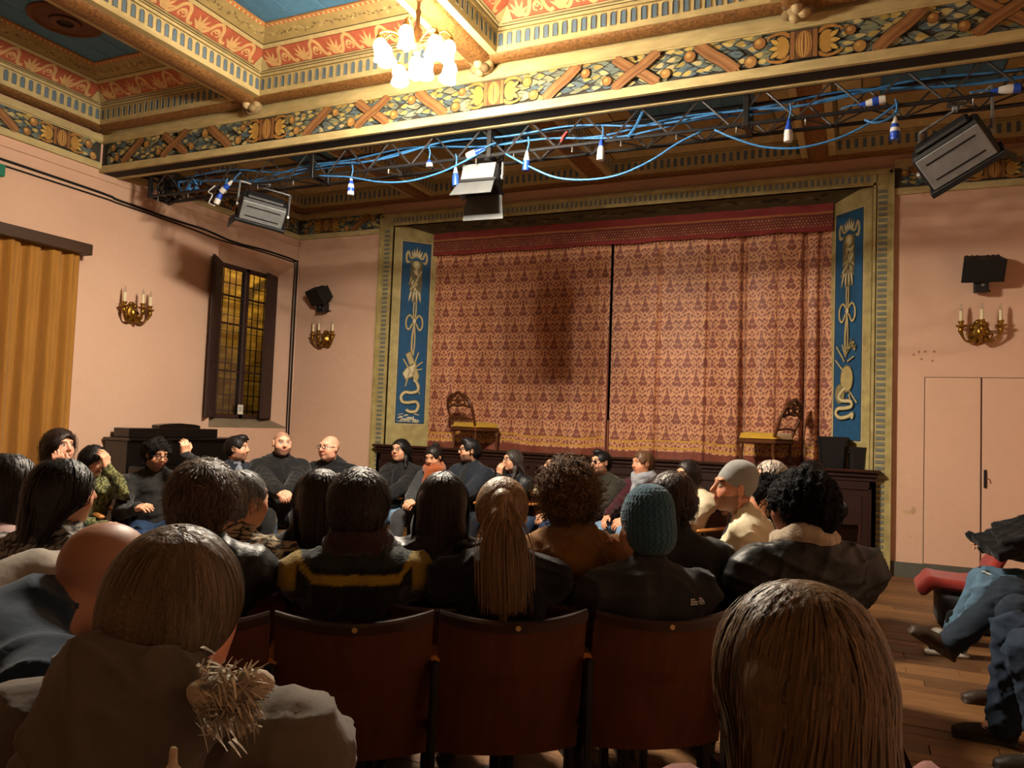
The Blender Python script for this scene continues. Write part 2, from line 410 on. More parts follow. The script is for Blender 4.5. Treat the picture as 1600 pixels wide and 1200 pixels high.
# ---- coffered ceiling
NICHE_ME = {}
def niche_mesh(w, h):
    key = (round(w,3), round(h,3))
    if key not in NICHE_ME:
        m = MB(); m.col = (104,128,148); n = 6; r = w/2
        pts = [(-r,0),(r,0)]+[(r*math.cos(t), h-r+r*math.sin(t)) for t in np.linspace(0, math.pi, n)]
        f = [(x, y, 0.0) for x, y in pts]; b = [(x*1.12, y*1.02, 0.006) for x, y in pts]
        i = m.vs(f); j = m.vs(b); K = len(pts); m.face(range(i, i+K))
        for k in range(K): m.face((i+k, i+(k+1)%K, j+(k+1)%K, j+k), col=(150,140,104))
        NICHE_ME[key] = m.mesh('niche', M_paint)
    return NICHE_ME[key]
def scroll_band(p, u0, u1, v0, v1, per=0.36):
    """cream scrolls and palmettes on red"""
    RED = (188,102,74); CR = (224,186,130); DK = (120,54,34)
    p.layer(0.0012).rect(u0, v0, u1, v1, DK); p.rect(u0+.006, v0+.006, u1-.006, v1-.006, RED)
    n = max(1, round((u1-u0-0.04)/per)); per = (u1-u0-0.04)/n; h = v1-v0
    def V(t): return v0+h*(0.06+0.88*t)
    for k in range(n):
        b = u0+0.02+k*per; g = per
        p.layer(0.003)
        p.stroke([(b+.02*g,V(.12)),(b+.12*g,V(.06)),(b+.2*g,V(.3)),(b+.26*g,V(.75)),(b+.38*g,V(.98)),(b+.5*g,V(.80)),(b+.58*g,V(.35)),(b+.68*g,V(.06)),(b+.80*g,V(.12))], h*.17, CR)
        for q in (-1, 1): p.stroke([(b+.38*g,V(.62)),(b+(.38+.07*q)*g,V(.5)),(b+(.38+.10*q)*g,V(.25)),(b+(.38+.03*q)*g,V(.16))], h*.10, CR, taper=(1,.6), n=12)
        p.disc((b+.38*g, V(.45)), h*.11, CR, n=8); p.disc((b+.38*g, V(.45)), h*.04, DK, n=6)
        c = b+.84*g
        if c+.12*g < u1:
            for a in (-1.0,-.5,0,.5,1.0): p.leaf((c, V(.10)), h*(.80-.22*abs(a)), h*.17, math.pi/2+a*.95, CR, n=4)
            for q in (-1, 1): p.stroke([(c,V(.04)),(c+.07*g*q,V(.10)),(c+.10*g*q,V(.26)),(c+.05*g*q,V(.30))], h*.08, CR, n=9)
def leaf_band(p, u0, u1, v0, v1, seed):
    r = random.Random(seed); p.layer(0.0012).rect(u0, v0, u1, v1, (176,156,104)); h = v1-v0
    for u in np.arange(u0+.05, u1-.08, .042):
        for j in range(2):
            p.layer(0.002+.0008*j); a = r.uniform(-.9,.9)+(math.pi if r.random() < .4 else 0)
            p.leaf((u, v0+h*r.uniform(.35,.65)), h*.5, h*.24, a, r.choice([(140,122,78),(122,108,70),(198,180,128),(150,134,96)]), n=3)
def coffer(parent, x0, x1, y0, y1, painted=True, seed=0, medal=False, zA=4.42):
    """A recessed coffer: dentilled upright, red scroll slope, leaf slope, blue boarded field."""
    zB, zC, zD, zE = zA+.15, zA+.175, zA+.315, zA+.395; dC, dD, dE = .035, .24, .41
    m = MB()
    def ring(d0, z0, d1, z1, col):
        a = [(x0+d0,y0+d0,z0),(x1-d0,y0+d0,z0),(x1-d0,y1-d0,z0),(x0+d0,y1-d0,z0)]; b = [(x0+d1,y0+d1,z1),(x1-d1,y0+d1,z1),(x1-d1,y1-d1,z1),(x0+d1,y1-d1,z1)]
        for k in range(4): m.poly([a[k], a[(k+1)%4], b[(k+1)%4], b[k]], col)
    ring(0, zA, 0, zB, CREAM); ring(0, zB, 0.02, zB, DCREAM); ring(0.02, zB, 0.02, zC, CREAM); ring(0.02, zC, dC, zC, (90,78,52)); ring(dC, zC, dD, zD, CREAM); ring(dD, zD, dD+.015, zD, (84,74,50))
    ring(dD+.015, zD, dE, zE, (176,156,104)); ring(dE, zE, dE, zE+.012, (196,120,60))
    co = m.build('coffer', M_paint, parent)
    # blue boards of the field, each a plank
    nb = 4; W = (x1-x0-2*dE)/nb
    for k in range(nb):
        b = MB(); b.col = (80,134,176); b.bbox((0,0,0), (W-0.006, y1-y0-2*dE, 0.02), 0.004)
        o = b.build('board', M_paint, co); o.location = (x0+dE+k*W, y0+dE, zE+.012)
    back = MB(); back.box((x0, y0, zE+.034), (x1, y1, zE+.06)); back.build('backing', mat('ceiling_backing', (196,196,186), .9), co)
    sides = [((x0,y0),(1,0),(0,1),x1-x0), ((x1,y0),(0,1),(-1,0),y1-y0), ((x1,y1),(-1,0),(0,-1),x1-x0), ((x0,y1),(0,-1),(1,0),y1-y0)]
    pn = MB()
    for k, (o, U, I, L) in enumerate(sides):
        visible = painted and k != 0
        n = int(L/0.078); g = L/n
        Uv = Vector((U[0],U[1],0)); Iv = Vector((I[0],I[1],0)); O = Vector((o[0],o[1],zA))
        R = Matrix((( -Uv.x, 0, Iv.x, 0), (-Uv.y, 0, Iv.y, 0), (0, 1, 0, 0), (0,0,0,1)))
        if visible:
            me = niche_mesh(0.037, 0.104)
            for q in range(n): 
                ob = inst('niche', me, co, Matrix.Translation(O+Uv*(g*(q+.5))+Vector((0,0,.03))+Iv*0.0015) @ R)
        else:
            p = Paint(O+Iv*0.002, (U[0],U[1],0), (0,0,1), pn)
            for q in range(n): p.layer(.0005).rect(g*(q+.5)-.0185, .03, g*(q+.5)+.0185, .130, (104,128,148))
        if painted:
            sl = Vector((I[0]*(dD-dC), I[1]*(dD-dC), zD-zC)); nrm = Uv.cross(sl).normalized()
            s_ = 1 if nrm.z < 0 else -1
            # underside painted: build on the visible (lower) side
            org = O+Iv*dC+Vector((0,0,zC-zA)); Hs = sl.length
            p = Paint(org, tuple(Uv), tuple(sl), pn)
            if p.n[2] > 0: p.n = -p.n
            mg = .10
            scroll_band(p, dC+.13, L-dC-.13, .035, Hs-.035) if True else None
            p.layer(.0008).rect(dC+.03, .012, L-dC-.03, .020, (96,84,54)).rect(dC+.10, .022, L-dC-.10, .027, (110,96,60))
            sl2 = Vector((I[0]*(dE-dD-.015), I[1]*(dE-dD-.015), zE-zD)); org2 = O+Iv*(dD+.015)+Vector((0,0,zD-zA))
            p = Paint(org2, tuple(Uv), tuple(sl2), pn)
            if p.n[2] > 0: p.n = -p.n
            leaf_band(p, dD+.05, L-dD-.05, .03, sl2.length-.06, seed+k)
            for u in np.arange(dE, L-dE, .05): p.layer(.002).poly([(u, sl2.length-.028), (u+.028, sl2.length-.028), (u+.036, sl2.length-.008), (u+.008, sl2.length-.008)], (216,120,64)); p.poly([(u+.030, sl2.length-.026), (u+.042, sl2.length-.026), (u+.050, sl2.length-.010), (u+.038, sl2.length-.010)], (240,226,190))
    o = pn.build('painted_bands', M_paint, co)
    if medal:
        d = MB(); Mx = TR((x0+x1)/2, (y0+y1)/2, zE+.012) @ RX(math.pi)
        d.lathe([(.30,0),(.30,.012),(.27,.03),(.25,.03),(.24,.018),(.13,.018),(.12,.035),(.07,.04),(.06,.02),(.001,.02)], Mx, 28, cols=[(110,66,36),(120,72,40),(96,54,30),(120,72,40),(104,60,34),(70,36,20),(110,66,36),(60,28,18),(40,20,14),(40,20,14)])
        d.build('medallion', M_paint, co)
    return co
def make_ceiling():
    cm = MB(); cm.box((XL-.3, YR-.2, 4.9), (XR+.3, YS+.5, 5.0))
    ce = structure(cm.build('ceiling', mat('ceiling_backing', (196,196,186), .9)))
    bx = [XL-.17]+BEAMX+[2.0]
    fr = [(bx[k]+.17 + (0.18 if k == 0 else 0), min(bx[k+1]-.17, XR-.18)) for k in range(4)]
    fr[0] = (XL+.18, bx[1]-.17)
    for k, (a, b) in enumerate(fr):
        coffer(ce, a, b, 3.30, YB-.18, True, 20*k, medal=(k == 0))
        coffer(ce, a, b, YB+.21+.18, YS-.18, False, 50+k)
        coffer(ce, a, b, 0.12, 2.96, False, 80+k)
    # soffits: cross beams and margins
    s = MB()
    
    for x in BEAMX:
        for (ya, yb) in ((0, YB-.0), (YB+.21, YS)): s.box((x-.172, ya, ZC+.0), (x+.172, yb, ZC+.0205))
    for (ya, yb) in ((YB-.18, YB), (YB+.21, YB+.39), (YS-.18, YS), (2.96, 3.30), (-.06, .12)): s.box((XL, ya-.002, ZC+.004), (XR, yb+.002, ZC+.0205))
    s.box((XL, 0, ZC+.004), (XL+.182, YS, ZC+.0205)); s.box((XR-.182, 0, ZC+.004), (XR, YS, ZC+.0205))
    s.box((XL, YR, ZC+.004), (XR, 0, ZC+.05))
    s.build('beam_soffit', M_cream, ce)
    # brown gilt rolls: half-round mouldings under the soffits
    def roll(a, b, r):
        g = MB(); a = Vector(a); b = Vector(b); d = (b-a).normalized(); side = d.cross(Vector((0,0,1)))
        n = 7; A = []; B = []
        for k in range(n+1):
            t = math.pi*k/n; off = side*math.cos(t)*r - Vector((0,0,1))*math.sin(t)*r*.45; A.append(a+off); B.append(b+off)
        i = g.vs(A); j = g.vs(B)
        for k in range(n): g.face((i+k, i+k+1, j+k+1, j+k))
        g.build('gilt_roll', M_gilt, ce, smooth=True)
    for x in BEAMX: roll((x, .1, ZC), (x, YB-.1, ZC), .105); roll((x, YB+.31, ZC), (x, YS-.1, ZC), .105)
    roll((XL, YB-.095, ZC+.004), (XR, YB-.095, ZC+.004), .075); roll((XL+.095, 0, ZC+.004), (XL+.095, YB, ZC+.004), .075)
    roll((XL, YB+.21+.095, ZC+.004), (XR, YB+.21+.095, ZC+.004), .075); roll((XL, YS-.095, ZC+.004), (XR, YS-.095, ZC+.004), .075); roll((XL+.095, YB+.21, ZC+.004), (XL+.095, YS, ZC+.004), .075)
    roll((XL, 3.13, ZC+.004), (XR, 3.13, ZC+.004), .105)
make_ceiling()
# ================================================================ STAGE, PROSCENIUM, CURTAINS
ZS, ZL = 0.95, 1.07          # stage floor, top of the front lip
def make_proscenium():
    h0, h1, zt = 3.0, 3.2, 4.235; fr = MB()
    y0 = YS-0.05
    for s in (-1, 1):
        a, b = sorted((XC+s*h0, XC+s*h1)); fr.box((a, y0+.02, 0), (b, YS+.02, zt))
        for (p, q, t) in ((h1-.012, h1, .075), (h1-.045, h1-.012, .05), (h1-.055, h1-.045, .035), (h0, h0+.03, .045), (h0+.03, h0+.04, .03)):
            a, b = sorted((XC+s*p, XC+s*q)); fr.box((a, YS-t, 0), (b, YS+.02, zt))
    fr.box((XC-h0, y0+.02, zt-.16), (XC+h0, YS+.02, zt))
    for (p, q, t) in ((zt-.012, zt, .075), (zt-.04, zt-.012, .05), (zt-.16, zt-.132, .045), (zt-.132, zt-.124, .03)): fr.box((XC-h1, YS-t, p), (XC+h1, YS+.02, q))
    M_frame = mat('frame_paint', (186,170,112), .6, noise=.5, nscale=9, bump=.15, bscale=30, dark=(112,96,56))
    o = structure(fr.build('trim_6', M_frame))
    # grey-blue flutes of the frame, one by one
    me = {}
    def flute(w, h):
        m = MB(); m.col = (118,122,112); m.bbox((-w/2, -.004, -h/2), (w/2, .004, h/2), .003); return m.mesh('flute', M_paint)
    fv = flute(.088, .036); fh = flute(.036, .066)
    for s in (-1, 1):
        for z in np.arange(.10, zt-.18, .062): inst('flute', fv, o, TR(XC+s*3.094, YS-.032, z))
    for x in np.arange(XC-h0+.0, XC+h0, .062): inst('flute', fh, o, TR(x, YS-.032, zt-.082))
    # splayed reveals: painted side panels and the leaf-painted top
    D = 0.48; hi = 2.55
    for s in (-1, 1):
        a = Vector((XC+s*2.995, YS-.002, ZS)); b = Vector((XC+s*hi, YS+D, ZS)); U = (b-a) if s < 0 else (a-b); o0 = a if s < 0 else b
        L = U.length; p = Paint(tuple(o0), tuple(U), (0,0,1)); H = 4.12-ZS
        pm = MB(); pa = [tuple(a), tuple(b), (b.x,b.y,4.02), (a.x,a.y,4.13)]
        pm.poly(pa); n = Vector((p.n[0], p.n[1], 0)); pm.poly([tuple(Vector(q)-n*.03) for q in pa][::-1])
        pn = pm.build('side_panel', M_frame, o)
        GO = (196,180,128); GD = (112,104,72); GL = (222,212,170); BL = (30,84,124)
        f0, f1, b0, b1 = .13, L-.13, .42, H-.24
        p.layer(.002).rect(f0-.02, b0-.02, f1+.02, b1+.02, (214,206,170)); p.rect(f0-.012, b0-.012, f1+.012, b1+.012, (70,66,50)); p.rect(f0, b0, f1, b1, BL)
        cx = (f0+f1)/2; hw = (f1-f0)/2
        def X(q): return cx+q*hw
        def Y(t): return b1-(b1-b0)*t
        def st(pts, w, c=GO, **k): p.stroke([(X(q), Y(t)) for q, t in pts], w*hw*1.15, GD, **k); p.stroke([(X(q), Y(t)) for q, t in pts], w*hw*.82, c, **k)
        p.layer(.004)
        # crown, scrolls and leafy mask
        for q in (-1, 1):
            st([(q*.12,.075),(q*.42,.085),(q*.62,.05),(q*.74,.075),(q*.68,.11),(q*.5,.105)], .15, n=20)
        for q in (-.3,-.15,0,.15,.3): p.leaf((X(q*.7),Y(.085)), (b1-b0)*.062*(1.1-abs(q)), hw*.20, math.pi/2-q*1.1, GD, n=4); p.leaf((X(q*.7),Y(.083)), (b1-b0)*.052*(1.1-abs(q)), hw*.13, math.pi/2-q*1.1, GL, n=4)
        p.poly([(X(-.42),Y(.10)),(X(.42),Y(.10)),(X(.46),Y(.22)),(X(.40),Y(.28)),(X(.2),Y(.33)),(X(-.25),Y(.325)),(X(-.42),Y(.28)),(X(-.46),Y(.2))], GD)
        p.disc((X(0),Y(.125)), hw*.26, GO, ry=(b1-b0)*.026); p.disc((X(0),Y(.125)), hw*.13, GL, ry=(b1-b0)*.013)
        rr = random.Random(4+s)
        for k in range(26):
            q = rr.uniform(-.36,.36); t = rr.uniform(.13,.27); p.leaf((X(q),Y(t)), (b1-b0)*.035, hw*.13, -math.pi/2+rr.uniform(-.9,.9), rr.choice([GO,(160,146,100),(140,126,86),GL]), n=3)
        st([(-.40,.265),(-.1,.235),(.15,.19),(.38,.155)], .15, n=12)
        for q in (-.3,-.12,.06,.24): p.leaf((X(q),Y(.265)), (b1-b0)*.075, hw*.17, -math.pi/2+q*.7, GD, n=4); p.leaf((X(q),Y(.265)), (b1-b0)*.068, hw*.12, -math.pi/2+q*.7, GL, n=4)
        # ribbon, bow, long tails
        st([(-.07,.33),(-.09,.37),(-.06,.42)], .10); st([(.07,.33),(.09,.37),(.06,.42)], .10)
        for q in (-1, 1): st([(q*.05,.43),(q*.32,.405),(q*.56,.425),(q*.58,.465),(q*.38,.485),(q*.12,.45)], .12, n=20)
        p.disc((X(0),Y(.437)), hw*.15, GD, ry=(b1-b0)*.018); p.disc((X(0),Y(.437)), hw*.11, GL, ry=(b1-b0)*.014)
        st([(0,.45),(-.10,.52),(-.12,.58),(-.06,.63)], .13); st([(0,.45),(.08,.52),(.07,.58),(.0,.63)], .10)
        # trophy of instruments
        if s < 0:
            p.poly([(X(-.55),Y(.62)),(X(-.15),Y(.60)),(X(.55),Y(.74)),(X(.35),Y(.79))], GD); p.poly([(X(-.5),Y(.625)),(X(-.18),Y(.61)),(X(.5),Y(.74)),(X(.35),Y(.78))], GO)
            p.poly([(X(-.72),Y(.73)),(X(-.4),Y(.69)),(X(.3),Y(.66)),(X(.1),Y(.75)),(X(-.45),Y(.77))], GD); p.poly([(X(-.66),Y(.73)),(X(-.4),Y(.70)),(X(.25),Y(.67)),(X(.05),Y(.74)),(X(-.42),Y(.76))], GL)
            for q0,t0,q1,t1 in ((.1,.70,.72,.66),(.1,.71,.70,.70),(-.1,.72,-.68,.65),(.0,.72,.6,.84),(.1,.68,.4,.61),(-.2,.72,-.45,.80)): st([(q0,t0),(q1,t1)], .09, smooth=False)
        else:
            p.disc((X(-.45),Y(.80)), hw*.38, GD, ry=(b1-b0)*.045); p.disc((X(-.45),Y(.80)), hw*.34, (150,136,92), ry=(b1-b0)*.04)
            p.disc((X(.05),Y(.735)), hw*.50, GD, ry=(b1-b0)*.062); p.disc((X(.05),Y(.735)), hw*.45, (186,168,112), ry=(b1-b0)*.056)
            for q in np.linspace(.1,.62,7): p.disc((X(q),Y(.60+.05*abs(q-.35)-rr.random()*.03)), hw*.11, GD, n=8); p.disc((X(q),Y(.60+.05*abs(q-.35)-rr.random()*.03)), hw*.08, (168,154,108), n=8)
            for q0,t0,q1,t1 in ((-.1,.66,-.75,.59),(-.2,.70,-.8,.65),(.3,.79,.85,.84),(.25,.80,.5,.86),(.1,.66,.6,.64),(0,.64,-.3,.585)): st([(q0,t0),(q1,t1)], .09, smooth=False)
        # winding ribbon
        z = .78 if s < 0 else .80; e = (1-.045-z)/.2
        S = [(.15,0),(.45,.035),(.45,.075),(0,.092),(-.45,.09),(-.72,.12),(-.6,.155),(-.2,.16),(.35,.152),(.55,.178),(.40,.215),(0,.222),(-.32,.21)] if s < 0 else [(.0,-.01),(-.35,.02),(-.5,.05),(-.2,.07),(.4,.075),(.45,.105),(0,.115),(-.55,.12),(-.7,.15),(-.35,.175),(.25,.165),(.55,.15),(.5,.18)]
        sc_ = .70
        p.stroke([(X(q),Y(z-.02+t*e*.92)) for q,t in S], hw*.24, GD, n=60); p.stroke([(X(q),Y(z-.02+t*e*.92)) for q,t in S], hw*.18, GO, n=60); p.stroke([(X(q-.03),Y(z-.02+t*e*.92)) for q,t in S], hw*.06, GL, n=60)
        # worn patch at the foot
        if s < 0:
            for k in range(60):
                u = rr.uniform(f0+.01, f1-.10); w = rr.uniform(.01,.07); v = b0+abs(rr.gauss(0,.05)); p.layer(.012+k*2e-5).rect(u, v, min(u+w, f1), v+rr.uniform(.006,.02), rr.choice([(206,198,172),(190,182,150),(214,208,184)]))
        for k in range(26):
            u = rr.uniform(.02, L-.02); v = rr.uniform(.1, 2.2)
            if f0-.02 < u < f1+.02: continue
            p.layer(.003).disc((u,v), rr.uniform(.004,.01), (214,208,190), n=5)
        p.mb.build('painted_trophy', M_paint, pn)
    m = MB(); m.col = (92,88,66); A = [(XC-2.995,YS,4.13),(XC+2.995,YS,4.13),(XC+hi,YS+D,4.02),(XC-hi,YS+D,4.02)]; m.poly(A)
    tp = m.build('top_panel', M_paint, o)
    p = Paint(A[3], (1,0,0), (0,-D,.11)); 
    if p.n[2] > 0: p.n = -p.n
    rr = random.Random(9)
    for u in np.arange(.05, 2*hi-.05, .08): p.layer(.002).leaf((u,.25), .13, .055, rr.uniform(-.8,.8)+(math.pi if rr.random()<.5 else 0), rr.choice([(60,60,52),(120,114,86),(48,46,40)]), n=4)
    p.mb.build('painted_leaves', M_paint, tp)
    # dark space behind the reveals
    w = MB(); w.box((XC-hi-.9, YS+.5, 0), (XC-hi+.0, YS+.56, 4.9)); w.box((XC+hi, YS+.5, 0), (XC+hi+.9, YS+.56, 4.9)); w.box((XC-hi-.9, YS+.5, 4.02), (XC+hi+.9, YS+.56, 4.9)); w.box((XC-4, YS+2.0, 0), (XC+4, YS+2.1, 4.9)); w.box((XC-4,YS+.5,4.8),(XC+4,YS+2.1,4.9))
    structure(w.build('wall_stage', mat('stage_black', (16,14,14), .9)))
make_proscenium()
def make_stage():
    x0, x1, yf = XC-3.06, XC+3.06, YS-.10
    st = empty('stage', (XC, yf, 0), label='dark mahogany panelled stage front below the red damask curtain', cat='stage')
    def part(name, m, mt=M_darkwood): 
        o = m.build(name, mt, st); o.matrix_parent_inverse = Matrix.Translation((XC, yf, 0)).inverted(); return o
    m = MB(); m.box((XC-2.97, yf+.06, .0), (XC+2.97, YS+.47, ZS)); m.box((XC-2.54, YS+.47, .0), (XC+2.54, YS+1.98, ZS)); part('platform', m, mat('stage_floor', (50,34,26), .6, noise=.3, nscale=4))
    m = MB(); m.bbox((x0-.05, yf-.06, ZL-.035), (x1+.05, yf+.10, ZL), .012); part('lip_board', m, mat('lip_wood', (58,34,26), .3, noise=.4, nscale=6, stretch=(1,5,5)))
    m = MB(); m.bbox((x0-.02, yf-.03, ZL-.085), (x1+.02, yf+.08, ZL-.035), .015); m.bbox((x0, yf-.012, ZL-.125), (x1, yf+.08, ZL-.085), .01); part('moulding', m)
    m = MB(); m.box((x0, yf, 0), (x1, yf+.06, ZL-.12)); m.box((x1-.06, yf, 0), (x1, YS-.04, ZL-.03)); m.box((x0, yf, 0), (x0+.06, YS-.04, ZL-.03)); part('front_board', m)
    n = 8; W = (x1-x0)/n
    for k in range(n):
        a, b = x0+k*W+.04, x0+(k+1)*W-.04
        m = MB(); m.bbox((a, yf-.014, .12), (b, yf, .155), .006); m.bbox((a, yf-.014, .86), (b, yf, .895), .006); m.bbox((a, yf-.014, .12), (a+.035, yf, .895), .006); m.bbox((b-.035, yf-.014, .12), (b, yf, .895), .006); m.bbox((a+.09, yf-.008, .21), (b-.09, yf, .80), .007)
        part('panel', m)
    m = MB(); m.bbox((x0, yf-.02, 0), (x1, yf, .10), .006); part('plinth', m)
make_stage()
# ---- damask
DAM = """.#.........
##.....##..
###...####.
####.##.##.
####.#...##
###..#.#..#
#.##...##.#
#.###...#.#
######...##
######.#.##
#####..##.#
.###..###.#
..#..##.#..
#...##....#
##..#..#.##
##....##.##
#..#.###..#
..##.##..##
#.##..#..##
##....#..#.""".split()
DAM = np.array([[c == '#' for c in r] for r in DAM], float)
def damask(u, v):
    """weave mask: dark palmettes and crescents on a light ground, half-drop repeat. u across, v up (metres)"""
    PU, PV = .235, .46; r = (-v/(PV/2)) ; k = np.floor(r).astype(int); fr = (r-k)*20
    x = (u/PU+.5*(k % 2)) % 1.0; c = np.abs(x-.5)*20          # 0 at the motif axis .. 10 at the edge
    c = 10-c
    c = 10-np.clip(c,0,10); i0 = np.floor(fr).astype(int) % 20; t = fr-np.floor(fr); j0 = np.clip(np.floor(c).astype(int),0,9); q = c-j0
    i1 = i0+1; wrap = i1 >= 20; i1 = i1 % 20
    A = DAM[i0,j0]*(1-q)+DAM[i0,j0+1]*q; jb = np.where(wrap, 10-j0, j0); jc = np.where(wrap, 9-j0, j0+1); B = DAM[i1,jb]*(1-q)+DAM[i1,jc]*q
    return (A*(1-t)+B*t) > .5
M_damask = mat('damask', attr=True, rough=.55, noise=.18, nscale=4, sheen=.2, bump=.2, bscale=160, bdist=.002)
def grid_mesh(name, X, Y, Z, colors, material, parent=None, smooth=True):
    """X,Y,Z,colors arrays (nv,nu[,3]); colour per vertex"""
    nv, nu = X.shape; me = bpy.data.meshes.new(name)
    co = np.stack([X,Y,Z],-1).reshape(-1,3).astype(np.float32)
    a = np.arange((nv-1)*(nu-1)); r, c = a//(nu-1), a%(nu-1); i = r*nu+c
    quads = np.stack([i, i+1, i+nu+1, i+nu],1).astype(np.int32)
    return np_mesh(name, co, quads, colors.reshape(-1,3), material, parent, smooth)
def np_mesh(name, co, quads, colors, material, parent=None, smooth=True, tri=False):
    k = quads.shape[1]; me = bpy.data.meshes.new(name)
    me.vertices.add(len(co)); me.vertices.foreach_set('co', np.asarray(co, np.float32).ravel())
    me.loops.add(len(quads)*k); me.loops.foreach_set('vertex_index', np.asarray(quads, np.int32).ravel())
    me.polygons.add(len(quads)); me.polygons.foreach_set('loop_start', np.arange(len(quads), dtype=np.int32)*k)
    try: me.polygons.foreach_set('loop_total', np.full(len(quads), k, np.int32))
    except Exception: pass
    me.update(calc_edges=True)
    for m in (material if isinstance(material, (list, tuple)) else [material]): me.materials.append(m)
    if colors is not None:
        at = me.color_attributes.new('Col', 'FLOAT_COLOR', 'POINT'); c = np.ones((len(co),4), np.float32); c[:,:3] = colors; at.data.foreach_set('color', c.ravel())
    if smooth: me.polygons.foreach_set('use_smooth', np.ones(len(quads), bool))
    me.update()
    o = bpy.data.objects.new(name, me); COL.objects.link(o)
    if parent is not None: o.parent = parent
    return o
def make_curtains():
    z0, z1, yc = ZS+.02, 4.0, YS+.46
    for s, (xa, xb) in ((0, (XC-2.62, XC-.012)), (1, (XC+.018, XC+2.62))):
        nu = 280; nv = 290; xs = np.linspace(xa, xb, nu)
        t = (xs-xa)/(xb-xa)
        if s == 0: off = .012*np.sin(xs*7.3+.4)+.010*np.sin(xs*17)+.02*np.sin(xs*2.6) - .02*np.exp(-((xs-(XC-.16))/.03)**2) + .03*np.exp(-((xs-(XC-.10))/.02)**2)
        else:
            off = (.012+.030*t)*np.sin(xs*9.1+1.0)+.012*np.sin(xs*21+2)*t + .015*np.sin(xs*3.7)
            for fx, d, w in ((1.62,.16,.028),(2.30,.16,.022),(2.47,.14,.022),(.62,.05,.02),(1.22,.05,.018),(2.02,.04,.016)): off = off + d*np.exp(-((xs-(XC+fx))/w)**2)
        arc = np.concatenate([[0], np.cumsum(np.hypot(np.diff(xs), np.minimum(np.abs(np.diff(off)), .02)))])
        zs = np.linspace(z0, z1, nv)
        X, Z = np.meshgrid(xs, zs); A, _ = np.meshgrid(arc, zs); O, _ = np.meshgrid(off, zs)
        hang = np.clip((z1-Z)/2.2, .45, 1); Y = yc + O*hang
        dn = damask(A+.04*s, Z)
        light = np.array(lin((216,156,112))); dark = np.array(lin((134,72,57)))
        C = np.where(dn[...,None], dark, light)
        zz = Z + .012*np.sin(A*4.0+s)+.008*np.sin(A*9)
        hem = zz < ZL+.07
        C[hem] = np.array(lin((134,66,46)))*np.where(dn[hem], .75, 1.0)[:,None]
        for za in (1.165, 1.250):
            st = (zz > za) & (zz < za+.022); C[st] = lin((204,152,52))
        o = grid_mesh('stage_curtain', X, Y, Z, C, M_damask)
        tag(o, ['flat half of the red and gold damask stage curtain, away from the bins', 'red and gold damask stage curtain half hanging in deep folds beside the black bins'][s], 'curtain', 'damask stage curtains')
        # seam edging at the centre
        e = MB(); x = xb if s == 0 else xa; e.col = (150,84,58); e.bbox((x-.012, yc-.03, z0), (x+.004, yc+.02, 2.6 if s == 0 else 1.5), .004); e.build('edge_binding', M_damask, o)
        if s == 1:
            pass
    # valance with stitched braid
    V = empty('curtain_valance', (XC, YS+.40, 4.02), label='red velvet valance with stitched braid across the top of the stage curtain', cat='valance')
    nu = 260; xs = np.linspace(XC-2.6, XC+2.6, nu); zs = np.linspace(3.73, 4.06, 20); X, Z = np.meshgrid(xs, zs)
    Y = YS+.385+.006*np.sin(X*9)+.004*np.sin(X*23); Zw = Z+(.006*np.sin(X*5.3)+.004*np.sin(X*13))*(Z < 3.9)
    C = np.broadcast_to(lin((150,50,46)), X.shape+(3,)).copy(); C[(Z > 3.92)] = lin((142,52,48)); C[(Z < 3.775)] = lin((136,42,40)); C[(Z > 3.925) & (Z < 3.94)] = lin((190,128,70)); C[(Z > 3.775) & (Z < 3.925)] = lin((116,48,40))
    o = grid_mesh('cloth', X, Y, Zw, C, mat('velvet', attr=True, rough=.8, noise=.25, nscale=9, sheen=.3), V); o.matrix_parent_inverse = V.matrix_basis.inverted()
    br = MB(); r = random.Random(2)
    for k, x in enumerate(np.arange(XC-2.58, XC+2.58, .036)):
        for j in range(4):
            z = 3.79+.033*j; xx = x+.018*(j % 2); y = YS+.385+.006*math.sin(xx*9)+.004*math.sin(xx*23)-.004
            br.poly([(xx-.007,y,z-.009),(xx+.007,y,z-.009),(xx+.009,y,z+.009),(xx-.009,y,z+.009)], col=r.choice([(190,130,76),(170,108,62),(150,90,54)]))
    b = br.build('braid_stitches', M_damask, V); b.matrix_parent_inverse = V.matrix_basis.inverted(); b['kind'] = 'stuff'
make_curtains()
